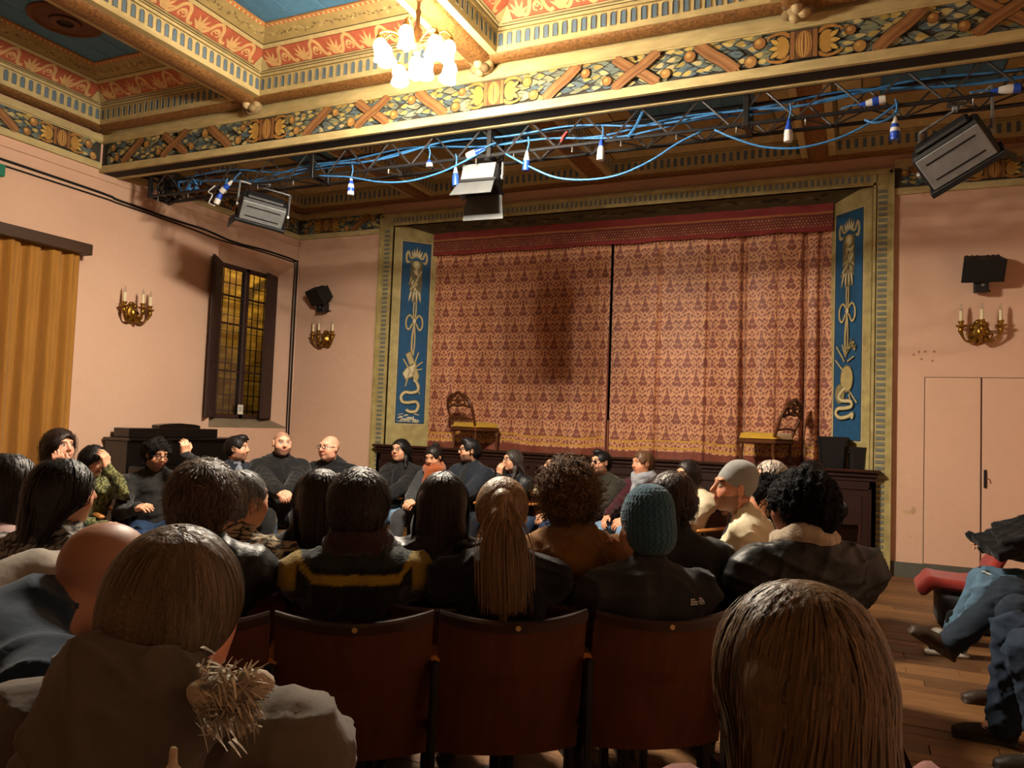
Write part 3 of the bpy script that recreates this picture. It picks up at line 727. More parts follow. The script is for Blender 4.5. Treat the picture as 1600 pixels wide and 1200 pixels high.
# ---- window in the left wall
def make_window():
    FX = XL-.24; fy0, fy1, fz0, fz1 = 7.55, 8.73, 1.34, 3.42
    w = empty('window_1', (FX, (fy0+fy1)/2, fz0), kind='structure'); inv = Matrix.Translation((FX, (fy0+fy1)/2, fz0)).inverted()
    MW = mat('brown_window_paint', (58,36,30), .55, noise=.3, nscale=6, stretch=(4,4,1))
    def part(name, m, mt=MW, par=None):
        o = m.build(name, mt, par or w)
        if par is None: o.matrix_parent_inverse = inv
        return o
    m = MB(); t = .055
    for (a,b,c,d) in ((fy0,fy0+t,fz0,fz1),(fy1-t,fy1,fz0,fz1),(fy0,fy1,fz0,fz0+t),(fy0,fy1,fz1-t,fz1),(8.10,8.18,fz0,fz1)): m.bbox((FX-.05,a,c),(FX+.02,b,d),.006)
    part('frame', m)
    m = MB()
    for z in (1.98, 2.62, 3.0): m.box((FX-.03, fy0, z-.012), (FX-.005, fy1, z+.012))
    part('glazing_bars', m)
    MG = mat('window_glass', (220,225,220), .08, trans=1.0, spec=.5)
    zz = [fz0+t, 1.98, 2.62, 3.0, fz1-t]
    for (a, b) in ((fy0+t, 8.10), (8.18, fy1-t)):
        for k in range(4): m = MB(); m.box((FX-.022, a, zz[k]+.01), (FX-.018, b, zz[k+1]-.01)); part('pane', m, MG)
    # iron grille outside
    m = MB()
    for y in np.arange(fy0+.09, fy1, .115): m.tube([(FX-.16,y,fz0-.1),(FX-.16,y,fz1+.1)], .008, 5)
    for z in np.arange(fz0+.1, fz1, .22): m.tube([(FX-.16,fy0-.1,z),(FX-.16,fy1+.1,z)], .007, 5)
    part('iron_grille', m, M_black)
    # inner shutters folded back
    def leaf(hy, hx, ang, W, name):
        m = MB(); Mx = TR(hx, hy, 0) @ RZ(ang)
        m.bbox((0,-.014,fz0+.01), (W,.014,fz1-.01), .004, Mx)
        for (za, zb) in ((fz0+.1, 1.95),(2.05,2.7),(2.8,fz1-.1)): m.bbox((.06,-.02,za), (W-.06,.02,zb), .008, Mx)
        part(name, m)
    leaf(fy0+.09, FX+.04, math.radians(-56), .54, 'shutter'); leaf(fy1-.03, FX+.04, math.radians(-72), .34, 'shutter')
    m = MB(); m.box((FX+.03, 8.07, fz0+.06), (FX+.033, 8.17-.0, fz0+.19)); part('paper_notice', m, mat('white_paper', (226,222,210), .8))
    m = MB()
    r = random.Random(5)
    for k in range(5): m.box((FX+.0335, 8.085, fz0+.10+.014*k), (FX+.034, 8.085+r.uniform(.03,.07), fz0+.105+.014*k), col=(90,90,90))
    part('notice_print', m, M_paint)
    # night street wall outside
    b = MB(); X0 = -9.6; r = random.Random(8)
    for z in np.arange(.2, 5.2, .085):
        y = 6.6 + r.random()*.2
        while y < 13.5:
            L = r.uniform(.18,.26); g = r.uniform(-.012,.012); b.box((X0-.08, y, z), (X0+g, y+L-.014, z+.072), col=r.choice([(190,150,60),(170,130,50),(206,166,76),(150,110,44)])); y += L
    b.box((X0-.12, 6.4, 0), (X0-.02, 13.6, 5.4), col=(90,66,30))
    o = b.build('street_wall', M_paint); o['kind'] = 'structure'
    arch = MB(); P = [(X0+.04, 10.7+.75*math.cos(a), 3.0+.75*math.sin(a)) for a in np.linspace(0, math.pi*.9, 14)]; arch.tube(P, .07, 6, col=(70,52,30)); ob = arch.build('stone_arch', M_paint, o)
    ld = bpy.data.lights.new('street_lamp_light', 'POINT'); ld.energy = 70; ld.color = (1.0, .72, .30); ld.shadow_soft_size = .1
    lo = bpy.data.objects.new('street_lamp_light', ld); COL.objects.link(lo); lo.location = (-8.5, 10.0, 3.9)
make_window()
# ---- double door in the stage wall, right of the stage
def make_door():
    d = empty('door_1', (1.12, YS, 0), kind='structure'); inv = Matrix.Translation((1.12, YS, 0)).inverted()
    for k, (a, b) in enumerate(((.625, 1.115), (1.128, 1.62))):
        m = MB(); m.bbox((a, YS-.016, .155), (b, YS+.0, 2.04), .004); o = m.build('door_leaf', M_pink, d); o.matrix_parent_inverse = inv
        m = MB(); m.bbox((a, YS-.024, .0), (b, YS-.002, .152), .004); q = m.build('kick_board', M_gray, d); q.matrix_parent_inverse = inv
        if k == 1:
            m = MB(); m.bbox((a+.015, YS-.03, .95), (a+.04, YS-.014, 1.13), .004); m.tube([(a+.027,YS-.028,1.06),(a+.027,YS-.06,1.06),(a+.027,YS-.07,1.03)], .006, 6); m.build('door_handle', M_black, o)
    m = MB(); m.col = (70,48,36); m.box((1.115, YS-.004, 0), (1.128, YS, 2.04)); m.box((.618, YS-.003, 0), (.625, YS, 2.045)); m.box((.618, YS-.003, 2.04), (1.63, YS, 2.046)); o = m.build('shadow_gap', M_paint, d); o.matrix_parent_inverse = inv
make_door()
# plaster scars on the wall by the door
def scars():
    p = Paint((0, YS-.001, 0), (1,0,0), (0,0,1)); r = random.Random(12)
    def blot(u, v, w, h, c):
        p.layer(.0012).poly([(u+w*math.cos(t)*r.uniform(.5,1), v+h*math.sin(t)*r.uniform(.5,1)) for t in np.linspace(0, 6.0, 9)], c)
    blot(.47,.66,.05,.035,(214,178,140)); blot(.53,.68,.03,.06,(206,172,132)); blot(.555,.70,.02,.02,(216,184,146))
    for k in range(6): blot(.55+.04*r.uniform(-1,1)+.03*k, 2.30+.05*r.uniform(-1,1)-.01*k, .018, .015, (176,128,102))
    for k in range(7): blot(r.uniform(.42,.6), r.uniform(.2,.5), .008, .012, (206,176,140))
    p.mb.build('plaster_scars', M_paint, bpy.data.objects['wall_back'])
scars()
# ================================================================ THINGS ON WALLS AND CEILING
M_brass = mat('brass', (170,130,56), .32, metal=.9, noise=.45, nscale=22, dark=(70,46,16))
M_candle = mat('candle_sleeve', (228,214,176), .6)
M_clear = mat('clear_bulb', (240,236,226), .05, trans=.85)
M_blue = mat('blue_plastic', (32,72,176), .4); M_white = mat('white_plastic', (214,214,210), .45, noise=.2, nscale=30)
M_cable = mat('blue_cable', (58,118,176), .5); M_wire = mat('black_cable', (16,15,15), .6)
M_lampgrey = mat('lamp_grey', (126,130,132), .5, noise=.3, nscale=14); M_lampblack = mat('lamp_black', (22,22,24), .55)
def child(name, m, mt, par, smooth=False, sharp=None):
    """build in world coordinates, parent keeping place"""
    o = m.build(name, mt, None, smooth, sharp); o.parent = par; o.matrix_parent_inverse = par.matrix_basis.inverted(); return o
def make_chandelier():
    c = Vector((-2.86, 4.50, 4.40))
    ch = empty('chandelier', c, label='lit brass chandelier with a ring of glowing glass tulip shades', cat='chandelier')
    m = MB(); Mx = Matrix.Translation(c)
    m.lathe([(.001,0),(.06,0),(.06,-.015),(.03,-.04),(.012,-.05),(.012,-.10),(.022,-.12),(.016,-.15),(.014,-.22),(.028,-.25),(.034,-.28),(.022,-.31),(.026,-.33),(.045,-.355),(.05,-.375),(.02,-.40),(.03,-.415),(.012,-.44),(.001,-.445)], Mx, 14)
    child('stem', m, mat('dark_brass', (96,66,34), .4, metal=.6, noise=.3, nscale=20), ch, True)
    MG = mat('glowing_glass', (255,240,214), .4, emis=(255,232,198), estr=SHADE_POWER); MBu = mat('bulb_glow', (255,250,240), .4, emis=(255,242,222), estr=BULB_POWER)
    n = 8
    for k in range(n):
        a = 2*math.pi*(k+.3)/n; d = Vector((math.cos(a), math.sin(a), 0)); R = .285 if k % 2 else .245; dz = -.03 if k % 2 else .03
        p = [c+d*.03+Vector((0,0,-.36)), c+d*.10+Vector((0,0,-.33)), c+d*(R*.75)+Vector((0,0,-.30+dz)), c+d*R+Vector((0,0,-.335+dz)), c+d*R+Vector((0,0,-.37+dz))]
        m = MB(); m.tube(bez(p, 12), .007, 6); m.lathe([(.001,.0),(.02,0),(.024,-.02),(.012,-.025)], Matrix.Translation(c+d*R+Vector((0,0,-.36+dz))), 8); arm = child('arm', m, M_brass, ch, True)
        m = MB(); m.lathe([(.014,0),(.034,-.014),(.050,-.045),(.048,-.09),(.056,-.125),(.066,-.142),(.057,-.125),(.046,-.09),(.03,-.04),(.001,-.03)], Matrix.Translation(c+d*R+Vector((0,0,-.375+dz))) @ dirM(d*.25+Vector((0,0,1))), 12); child('tulip_shade', m, MG, arm, True)
        m = MB(); m.ell(c+d*R+Vector((0,0,-.375+dz))+(d*.25+Vector((0,0,1))).normalized()*-.136, (.030,.030,.036), nu=10, nv=7); child('bulb', m, MBu, arm, True)
    m = MB(); m.lathe([(.014,0),(.034,-.014),(.050,-.045),(.048,-.09),(.056,-.125),(.066,-.142),(.057,-.125),(.046,-.09),(.03,-.04),(.001,-.03)], Matrix.Translation(c+Vector((0,0,-.445))), 12); child('tulip_shade', m, MG, ch, True)
    m = MB(); m.ell(c+Vector((0,0,-.581)), (.030,.030,.036), nu=10, nv=7); child('bulb', m, MBu, ch, True)
make_chandelier()
# ---- lighting truss
TY0, TY1, TZ0, TZ1 = 5.90, 6.14, 3.735, 3.98
def make_truss():
    x0, x1 = -7.08, 1.70
    t = empty('lighting_truss', (XC, (TY0+TY1)/2, TZ0), label='long black lattice lighting truss hung below the painted beam', cat='truss')
    m = MB()
    for y in (TY0, TY1):
        for z in (TZ0, TZ1): m.tube([(x0,y,z),(x1,y,z)], .016, 8)
    child('chords', m, mat('truss_black', (40,40,42), .4, metal=.3), t)
    joints = [x0, -4.88, -2.96, -.80, x1]
    for x in joints:
        m = MB()
        for y in (TY0, TY1): m.bbox((x-.022,y-.02,TZ0-.02),(x+.022,y+.02,TZ1+.02),.004)
        for z in (TZ0, TZ1): m.bbox((x-.02,TY0,z-.016),(x+.02,TY1,z+.016),.004)
        child('joint_plate', m, M_black, t)
    st = .235; n = int((x1-x0)/st); g = (x1-x0)/n
    dm = {}
    M_br = mat('brace_metal', (72,72,74), .35, metal=.5)
    for k in range(n):
        xa, xb = x0+k*g, x0+(k+1)*g; up = k % 2 == 0
        m = MB(); m.tube([(xa,TY0,TZ0 if up else TZ1),(xb,TY0,TZ1 if up else TZ0)], .0085, 5); child('brace', m, M_br, t)
        m = MB(); m.tube([(xa,TY1,TZ1 if up else TZ0),(xb,TY1,TZ0 if up else TZ1)], .0085, 5); child('brace', m, M_br, t)
        m = MB(); m.tube([(xa,TY0 if up else TY1,TZ0),(xb,TY1 if up else TY0,TZ0)], .0075, 5); child('brace', m, M_br, t)
    for x in (-6.35, -4.15, -1.62, .52):
        m = MB(); r = random.Random(int(x*10))
        for k in range(12):
            z = TZ1+.01+k*.028; Mx = TR(x+.004*math.sin(k), (TY0+TY1)/2, z) @ RZ(math.pi/2*(k % 2)) @ RX(math.pi/2)
            P = [tuple(Mx @ Vector((.010*math.cos(a), .019*math.sin(a), 0))) for a in np.linspace(0, 2*math.pi, 8, endpoint=False)]; m.tube(P, .0035, 4, closed=True)
        m.tube([(x,TY0,TZ1),(x,(TY0+TY1)/2,TZ1+.02),(x,TY1,TZ1)], .005, 5)
        child('hanging_chain', m, mat('steel_chain', (120,118,112), .35, metal=.8), t)
    r = random.Random(4)
    for x in np.arange(-6.9, 1.4, .47):
        m = MB(); xx = x+r.uniform(-.1,.1); m.tube([(xx,TY0,TZ0-.012),(xx,TY0,TZ0-.05)], .006, 5); m.ell((xx,TY0,TZ0-.05),(.009,.009,.01),nu=6,nv=4); child('hook', m, mat('hook_steel', (130,126,118), .4, metal=.6), t)
make_truss()
# ---- stage lamps
def flood(loc, aim, w, h, d, label, yoke_top, roll=0.0, doors=()):
    """flood lamp: body, rim, yoke, knobs, clamp; doors = list of barn-door sides"""
    L = empty('stage_lamp', loc, label=label, cat='stage lamp', group='lamps on the lighting truss')
    q = dirM(aim, loc=loc) @ RY(roll)
    body = MB(); body.bbox((-w/2,-h/2,-d*.5),(w/2,h/2,d*.5),.02,q)
    body.bbox((-w*.40,-h*.40,-d*.62),(w*.40,h*.40,-d*.5),.015,q)
    b = child('body', body, M_lampblack, L)
    f = MB(); t = .018
    for lo, hi in (((-w/2-t,-h/2-t,d*.42),(w/2+t,-h/2+t,d*.56)),((-w/2-t,h/2-t,d*.42),(w/2+t,h/2+t,d*.56)),((-w/2-t,-h/2,d*.42),(-w/2+t,h/2,d*.56)),((w/2-t,-h/2,d*.42),(w/2+t,h/2,d*.56))): f.bbox(lo,hi,.004,q)
    child('rim', f, M_lampblack, b)
    g = MB(); g.box((-w/2+t,-h/2+t,d*.45),(w/2-t,h/2-t,d*.47),q); child('lens_glass', g, mat('lamp_glass', (60,60,60), .1), b)
    pl = MB(); pl.bbox((-w*.46,-h/2-.012,-d*.42),(w*.46,-h/2,d*.40),.006,q); pl.bbox((-w*.46,h/2,-d*.42),(w*.46,h/2+.012,d*.40),.006,q); sp = child('side_plate', pl, M_lampgrey, b)
    sl = MB()
    for v in (-.22,.2): sl.box((-w*.36,-h/2-.0135,d*v-.006),(w*.36,-h/2-.010,d*v+.006),q)
    child('vent_slot', sl, M_wire, sp)
    y = MB(); yt = Vector(yoke_top)
    for s in (-1, 1):
        p = q @ Vector((s*(w/2+.02),0,0)); top = yt+(q.to_3x3() @ Vector((s*(w/2+.02),0,0))); y.tube([p, p*.4+top*.6, top], .011, 5)
    y.tube([yt+(q.to_3x3() @ Vector((-(w/2+.02),0,0))), yt+(q.to_3x3() @ Vector((w/2+.02,0,0)))], .011, 5); child('yoke', y, mat('yoke_steel', (110,112,112), .45, metal=.4), L)
    for s in (-1, 1):
        k = MB(); k.lathe([(.001,0),(.024,0),(.024,.02),(.001,.02)], q @ TR(s*(w/2+.012),0,0) @ RY(s*math.pi/2), 10); child('knob', k, mat('knob_steel', (150,150,146), .4, metal=.5), L)
    c = MB(); c.bbox((yt.x-.02,yt.y-.025,yt.z-.01),(yt.x+.02,yt.y+.025,max(yt.z+.05,TZ0+.03)),.006); c.tube([(yt.x-.05,yt.y,TZ0),(yt.x+.05,yt.y,TZ0)],.026,8); child('clamp', c, M_lampgrey, L)
    for (side, ang, ln) in doors:
        m = MB()
        if side in 'TB':
            s = 1 if side == 'T' else -1; Mx = q @ TR(0, s*h/2, d*.56) @ RX(-s*ang); m.poly([tuple(Mx @ Vector(v)) for v in ((-w/2,0,0),(w/2,0,0),(w/2*1.15,0,ln),(-w/2*1.15,0,ln))]); m.poly([tuple(Mx @ Vector(v)) for v in ((-w/2,.004,0),(w/2,.004,0),(w/2*1.15,.004,ln),(-w/2*1.15,.004,ln))])
        else:
            s = 1 if side == 'R' else -1; Mx = q @ TR(s*w/2, 0, d*.56) @ RY(s*ang); m.poly([tuple(Mx @ Vector(v)) for v in ((0,-h/2,0),(0,h/2,0),(0,h/2*1.15,ln),(0,-h/2*1.15,ln))]); m.poly([tuple(Mx @ Vector(v)) for v in ((.004,-h/2,0),(.004,h/2,0),(.004,h/2*1.15,ln),(.004,-h/2*1.15,ln))])
        child('barn_door', m, mat('barn_door_grey', (78,80,80), .5, noise=.3, nscale=10), L)
    return L
flood((-5.547,5.978,3.478), (-.46,.52,-.70), .46,.16,.26, 'grey stage flood lamp hanging near the truss end by the pink wall', (-5.547,5.998,3.713), roll=.20, doors=[('R',.5,.12)])
flood((-3.077,6.018,3.576), (.02,-.35,-.92), .34,.20,.20, 'stage lamp with open grey barn doors hanging at the middle of the truss', (-3.077,6.018,3.723), doors=[('T',.35,.19),('B',.30,.22),('L',.9,.05)])
flood((0.588,5.978,3.380), (.02,.55,-.80), .46,.20,.30, 'large black stage lamp with slotted grey plate at the truss end beyond the chandelier', (0.588,5.998,3.693), roll=-.55, doors=[('L',.5,.10)])
# ---- cables and plugs
def make_cables():
    m = MB()
    for (dy, dz, ph) in ((.05,.05,0),(.12,.03,1.3),(.16,.07,2.1)):
        P = [(x, TY0+dy+.02*math.sin(x*2.1+ph), TZ0+dz+.10+.045*math.sin(x*1.7+ph)+.02*math.sin(x*5+ph)) for x in np.arange(-6.6, 1.6, .12)]; m.tube(P, .009, 5)
    o = m.build('blue_cable_bundle', M_cable, smooth=True); tag(o, 'bundle of blue cables laid along inside the lighting truss', 'cable')
    def sag(pts, label):
        m = MB(); m.tube(bez(pts, 36), .0085, 6); o = m.build('hanging_cable', M_cable, smooth=True); tag(o, label, 'cable', 'blue cables swagged below the truss')
    sag([(-4.802,5.880,3.733),(-4.410,5.861,3.674),(-4.067,5.861,3.595),(-3.754,5.861,3.571),(-3.430,5.861,3.615),(-3.185,5.861,3.693),(-2.989,5.880,3.782)], 'blue cable swag left of the barn door lamp with a small connector')
    sag([(-2.793,5.880,3.723),(-2.548,5.861,3.576),(-2.303,5.851,3.458),(-2.029,5.851,3.414),(-1.764,5.851,3.429),(-1.519,5.861,3.517),(-1.303,5.861,3.635),(-1.127,5.880,3.713)], 'longest blue cable swag below the truss, right of the barn door lamp')
    sag([(-1.029,5.880,3.713),(-0.882,5.861,3.625),(-0.666,5.861,3.532),(-0.412,5.851,3.492),(-0.147,5.861,3.537),(0.078,5.861,3.635),(0.235,5.880,3.752)], 'blue cable swag below the truss next to the slotted black lamp')
    sag([(0.020,5.880,3.654),(0.078,5.851,3.615),(0.157,5.851,3.625),(0.235,5.880,3.693)], 'short blue cable loop at the swag end below the truss')
    # coil at the truss end
    m = MB(); r = random.Random(6)
    for k in range(7):
        R = r.uniform(.05,.085); cx = -6.62+r.uniform(-.16,.16); P = [(cx+R*math.cos(a), 5.98+.03*math.sin(a*2+k), 3.83+R*.8*math.sin(a)) for a in np.linspace(0, 2*math.pi*.93, 16)]; m.tube(P, .008, 5)
    o = m.build('cable_coil', M_cable, smooth=True); tag(o, 'blue cable coiled inside the truss end by the pink wall', 'cable')
    m = MB()
    for k in range(16):
        R = r.uniform(.05,.13); cx = -6.90+r.uniform(-.12,.10); P = [(cx+R*math.cos(a), 6.0+.05*math.sin(a*1.5+k), 3.83+R*math.sin(a)) for a in np.linspace(0, 2*math.pi*.9, 14)]; m.tube(P, .008, 5)
    for k in range(5):
        x = -6.86+.13*k; m.tube(bez([(x,5.93,3.76),(x+.05,5.91,3.62+.03*k),(x+.16,5.94,3.68),(x+.2,5.98,3.76)],12), .006, 5)
    o = m.build('black_cable_tangle', M_wire, smooth=True); tag(o, 'tangle of black cables at the wall end of the truss', 'cable')
    def plug(p, d, cols, label, L=.17, lead=None):
        o = empty('power_plug', p, label=label, cat='plug', group='blue and white plugs on the truss'); M0 = dirM(d, loc=p); n = len(cols)
        prof = [(.006,0),(.014,.02),(.020,.05),(.026,.075),(.026,.11),(.031,.115),(.031,L),(.022,L),(.001,L)]
        for k, c in enumerate(cols):
            a, b = L*k/n, L*(k+1)/n; rr = lambda t: .008+.022*min(1, t/(L*.55))
            m = MB(); m.lathe([(.001,a),(rr(a),a),(rr((a+b)/2)+.002,(a+b)/2),(rr(b),b),(.001,b)], M0, 10); child('plug_section', m, M_blue if c == 'b' else M_white, o, True, 40)
        m = MB(); e = Vector(p); top = Vector(lead) if lead else e-Vector(d).normalized()*.12; m.tube(bez([top, (top+e)/2+Vector((.012,0,.01)), e], 8), .007, 5); child('lead', m, M_cable, o, True)
    plug((-4.391,5.871,3.674), (0,0,-1), 'wbwbw', 'white and blue striped plug hanging alone left of the barn door lamp')
    plug((-3.273,5.871,3.654), (.05,0,-1), 'wbb', 'blue plug hanging close beside the barn door lamp, on its wall side')
    plug((-2.587,5.871,3.723), (-.03,0,-1), 'wwbb', 'blue plug with white neck hanging right of the barn door lamp')
    plug((-1.931,5.871,3.742), (-.02,0,-1), 'bww', 'white plug with blue neck hanging above the longest swag')
    plug((-0.490,5.871,3.723), (-.02,0,-1), 'bbww', 'white plug with blue top hanging above the swag beside the truss joint')
    plug((0.211,5.871,3.654), (0,0,-1), 'wwbwbb', 'blue and white plug hanging next to the slotted black lamp')
    plug((-5.880,5.880,3.791), (-.6,-.1,-.55), 'wbw', 'white and blue plug slanting from the truss over the window')
    plug((-5.998,5.871,3.713), (-.35,-.1,-.9), 'bbw', 'blue plug on a white lead dangling lowest over the window')
    plug((-0.020,5.880,3.767), (.9,0,.1), 'bwbw', 'plug pair lying along the truss bottom chord near the slotted lamp')
    plug((0.784,5.880,3.752), (.9,0,-.02), 'bwwb', 'blue and white coupled plug at the far right end of the truss')
    plug((-2.999,5.871,3.791), (-.8,0,-.25), 'bw', 'blue and white plug lying on the truss above the barn door lamp')
    plug((-3.548,5.871,3.752), (.1,0,-.9), 'bw', 'small pale blue plug under the truss near its joint plate', L=.07)
    m = MB(); m.tube(bez([(-6.096,5.861,3.752),(-6.174,5.851,3.693),(-6.116,5.851,3.654),(-6.155,5.851,3.576),(-6.076,5.851,3.537)],20), .007, 5); o = m.build('white_lead', M_white, smooth=True); tag(o, 'curled white lead dangling with the plugs over the window', 'cable')
    m = MB(); m.tube([(-1.598,5.880,3.929),(-1.647,5.866,3.811),(-1.705,5.861,3.733)], .012, 5); o = m.build('cloth_tie', M_cable); tag(o, 'blue cloth tie knotted to a truss brace', 'tie')
    m = MB(); m.tube([(-2.235,5.880,3.850),(-2.264,5.871,3.811),(-2.284,5.866,3.762)], [.008,.014,.006], 5); o = m.build('red_ribbon', mat('red_ribbon', (190,60,60), .7)); tag(o, 'small red ribbon tied to a truss brace', 'ribbon')
make_cables()
def make_conduits():
    def cond(pts, r, label, n=60):
        m = MB(); m.tube(pts if n == 0 else bez(pts, n), r, 6); o = m.build('wall_cable', M_wire, smooth=True); tag(o, label, 'cable', 'black cables along the wall')
    X = XL+.014
    cond([(X,YR,3.80),(X,4.6,3.755),(X,5.9,3.72),(X,6.6,3.70),(X,7.1,3.70),(X,7.6,3.66),(X,8.2,3.68),(X,8.80,3.67),(X+.01,8.85,3.60),(X+.01,8.85,3.0),(X+.01,8.86,.2)], .013, 'thick black cable running along the pink wall above the window')
    cond([(X,YR,3.72),(X,4.6,3.70),(X,5.9,3.685),(X,6.8,3.66),(X,7.4,3.63),(X,8.0,3.645),(X,8.7,3.64),(X+.01,8.80,3.58),(X+.01,8.80,2.9),(X+.01,8.81,.2)], .009, 'thin black cable just below the thick one on the pink wall')
    m = MB(); m.tube([(XL+.03,8.875,3.95),(XL+.03,8.875,.2)], .014, 8); o = m.build('wall_pipe', M_pink, smooth=True); tag(o, 'pink painted pipe in the corner by the window', 'pipe')
    m = MB(); m.bbox((XL+.001, 5.35, 3.885), (XL+.018, YS, 3.90), .004); m.bbox((XL+.001, YR, 3.885), (XL+.018, 5.35, 3.90), .004); o = m.build('picture_rail', M_pink); o['kind'] = 'structure'
make_conduits()
# ---- loudspeakers on the stage wall
def make_speaker(x, z, yaw, label):
    s = empty('loudspeaker', (x, YS, z), label=label, cat='loudspeaker', group='black loudspeakers on the stage wall')
    q = TR(x, YS-.16, z) @ RZ(yaw) @ RX(math.radians(32))
    MS = mat('speaker_black', (24,25,28), .55, noise=.2, nscale=30); w, h, d = .185, .115, .10
    F = [(-w,-d,-h),(w,-d,-h),(w,-d,h),(-w,-d,h)]; B = [(-w*.8,d,-h*.8),(w*.8,d,-h*.8),(w*.8,d,h*.8),(-w*.8,d,h*.8)]
    m = MB(); i = m.vs([tuple(q @ Vector(p)) for p in F+B])
    for f in ((0,1,2,3),(7,6,5,4),(0,4,5,1),(1,5,6,2),(2,6,7,3),(3,7,4,0)): m.face([i+k for k in f])
    c = child('cabinet', m, MS, s)
    g = MB(); g.bbox((-w*.93,-d-.008,-h*.9),(w*.93,-d,h*.9),.006,q); child('grille', g, mat('speaker_grille', (14,14,16), .7, bump=.4, bscale=300), c)
    g = MB()
    for k in (-3,-2,-1,1,2,3): g.bbox((.045*k-.008,-d*.9,h*.92),(.045*k+.008,d*.5,h*1.03),.003,q)
    child('top_rib', g, MS, c)
    b = MB(); b.bbox((x-.06,YS-.15,z-.235),(x+.06,YS-.04,z-.10),.006); b.tube([(x,YS-.05,z-.19),(x+.09,YS-.01,z-.21)], .008, 6); b.bbox((x-.05,YS-.05,z-.22),(x+.05,YS,z-.10),.006); child('bracket', b, MS, s)
    k = MB(); k.lathe([(.001,0),(.016,0),(.016,.012),(.001,.012)], TR(x+.01,YS-.15,z-.17) @ RX(math.pi/2), 8); child('bolt', k, mat('hook_steel', (130,126,118), .4, metal=.6), s)
make_speaker(-6.98, 3.13, math.radians(-25), 'black wall loudspeaker turned in, between the window and the stage'); make_speaker(1.10, 3.12, math.radians(4), 'black wall loudspeaker above the door and candle sconce')
# ---- brass candle sconces
def make_sconce(loc, rz, label):
    s = empty('candle_sconce', loc, rz, label=label, cat='sconce', group='three-candle brass sconces'); s.scale = (1.22,1.22,1.22)
    m = MB(); m.lathe([(.001,0),(.07,0),(.078,.01),(.05,.022),(.03,.04),(.02,.05),(.001,.055)], RX(math.pi/2) @ Matrix.Diagonal((.85,1.35,1,1)), 14)
    for k in range(7): a = 2*math.pi*k/7; m.ell((.06*math.cos(a),-.012,.085*math.sin(a)), (.022,.014,.022), nu=7, nv=5)
    m.build('wall_plate', M_brass, s, True)
    for k, a in enumerate((-1.05, 0, 1.05)):
        R = .16 if k != 1 else .15; d = Vector((math.sin(a), -math.cos(a), 0)); e = d*R
        m = MB(); P = bez([(0,-.03,-.01), d*.06+Vector((0,-.02,-.075)), d*.12+Vector((0,0,-.075)), d*R+Vector((0,0,-.01)), d*R+Vector((0,0,.03))], 16); m.tube(P, [.014+.006*math.sin(t*9) for t in np.linspace(0,1,len(P))], 6)
        m.tube(bez([d*.05+Vector((0,-.02,-.04)), d*.10+Vector((0,0,-.02)), d*.09+Vector((0,0,-.05)), d*.06+Vector((0,0,-.05))],10), .007, 5)
        m.lathe([(.001,.03),(.03,.032),(.042,.046),(.040,.050),(.018,.044),(.016,.06),(.024,.078),(.024,.084),(.001,.084)], Matrix.Translation(e), 10); arm = m.build('arm', M_brass, s, True)
        m = MB(); m.lathe([(.001,.08),(.0135,.08),(.0135,.165),(.011,.168),(.001,.168)], Matrix.Translation(e), 8); c = m.build('candle', M_candle, arm, True, 50)
        m = MB(); m.lathe([(.006,.168),(.011,.178),(.012,.19),(.008,.208),(.002,.225),(.0005,.23)], Matrix.Translation(e), 8); m.build('bulb', M_clear, c, True)
make_sconce((XL, 6.12, 2.50), math.radians(90), 'brass three-candle sconce beside the yellow curtain'); make_sconce((-6.95, YS, 2.52), 0, 'brass three-candle sconce between the window corner and the stage'); make_sconce((1.10, YS, 2.50), 0, 'brass three-candle sconce above the pink door')
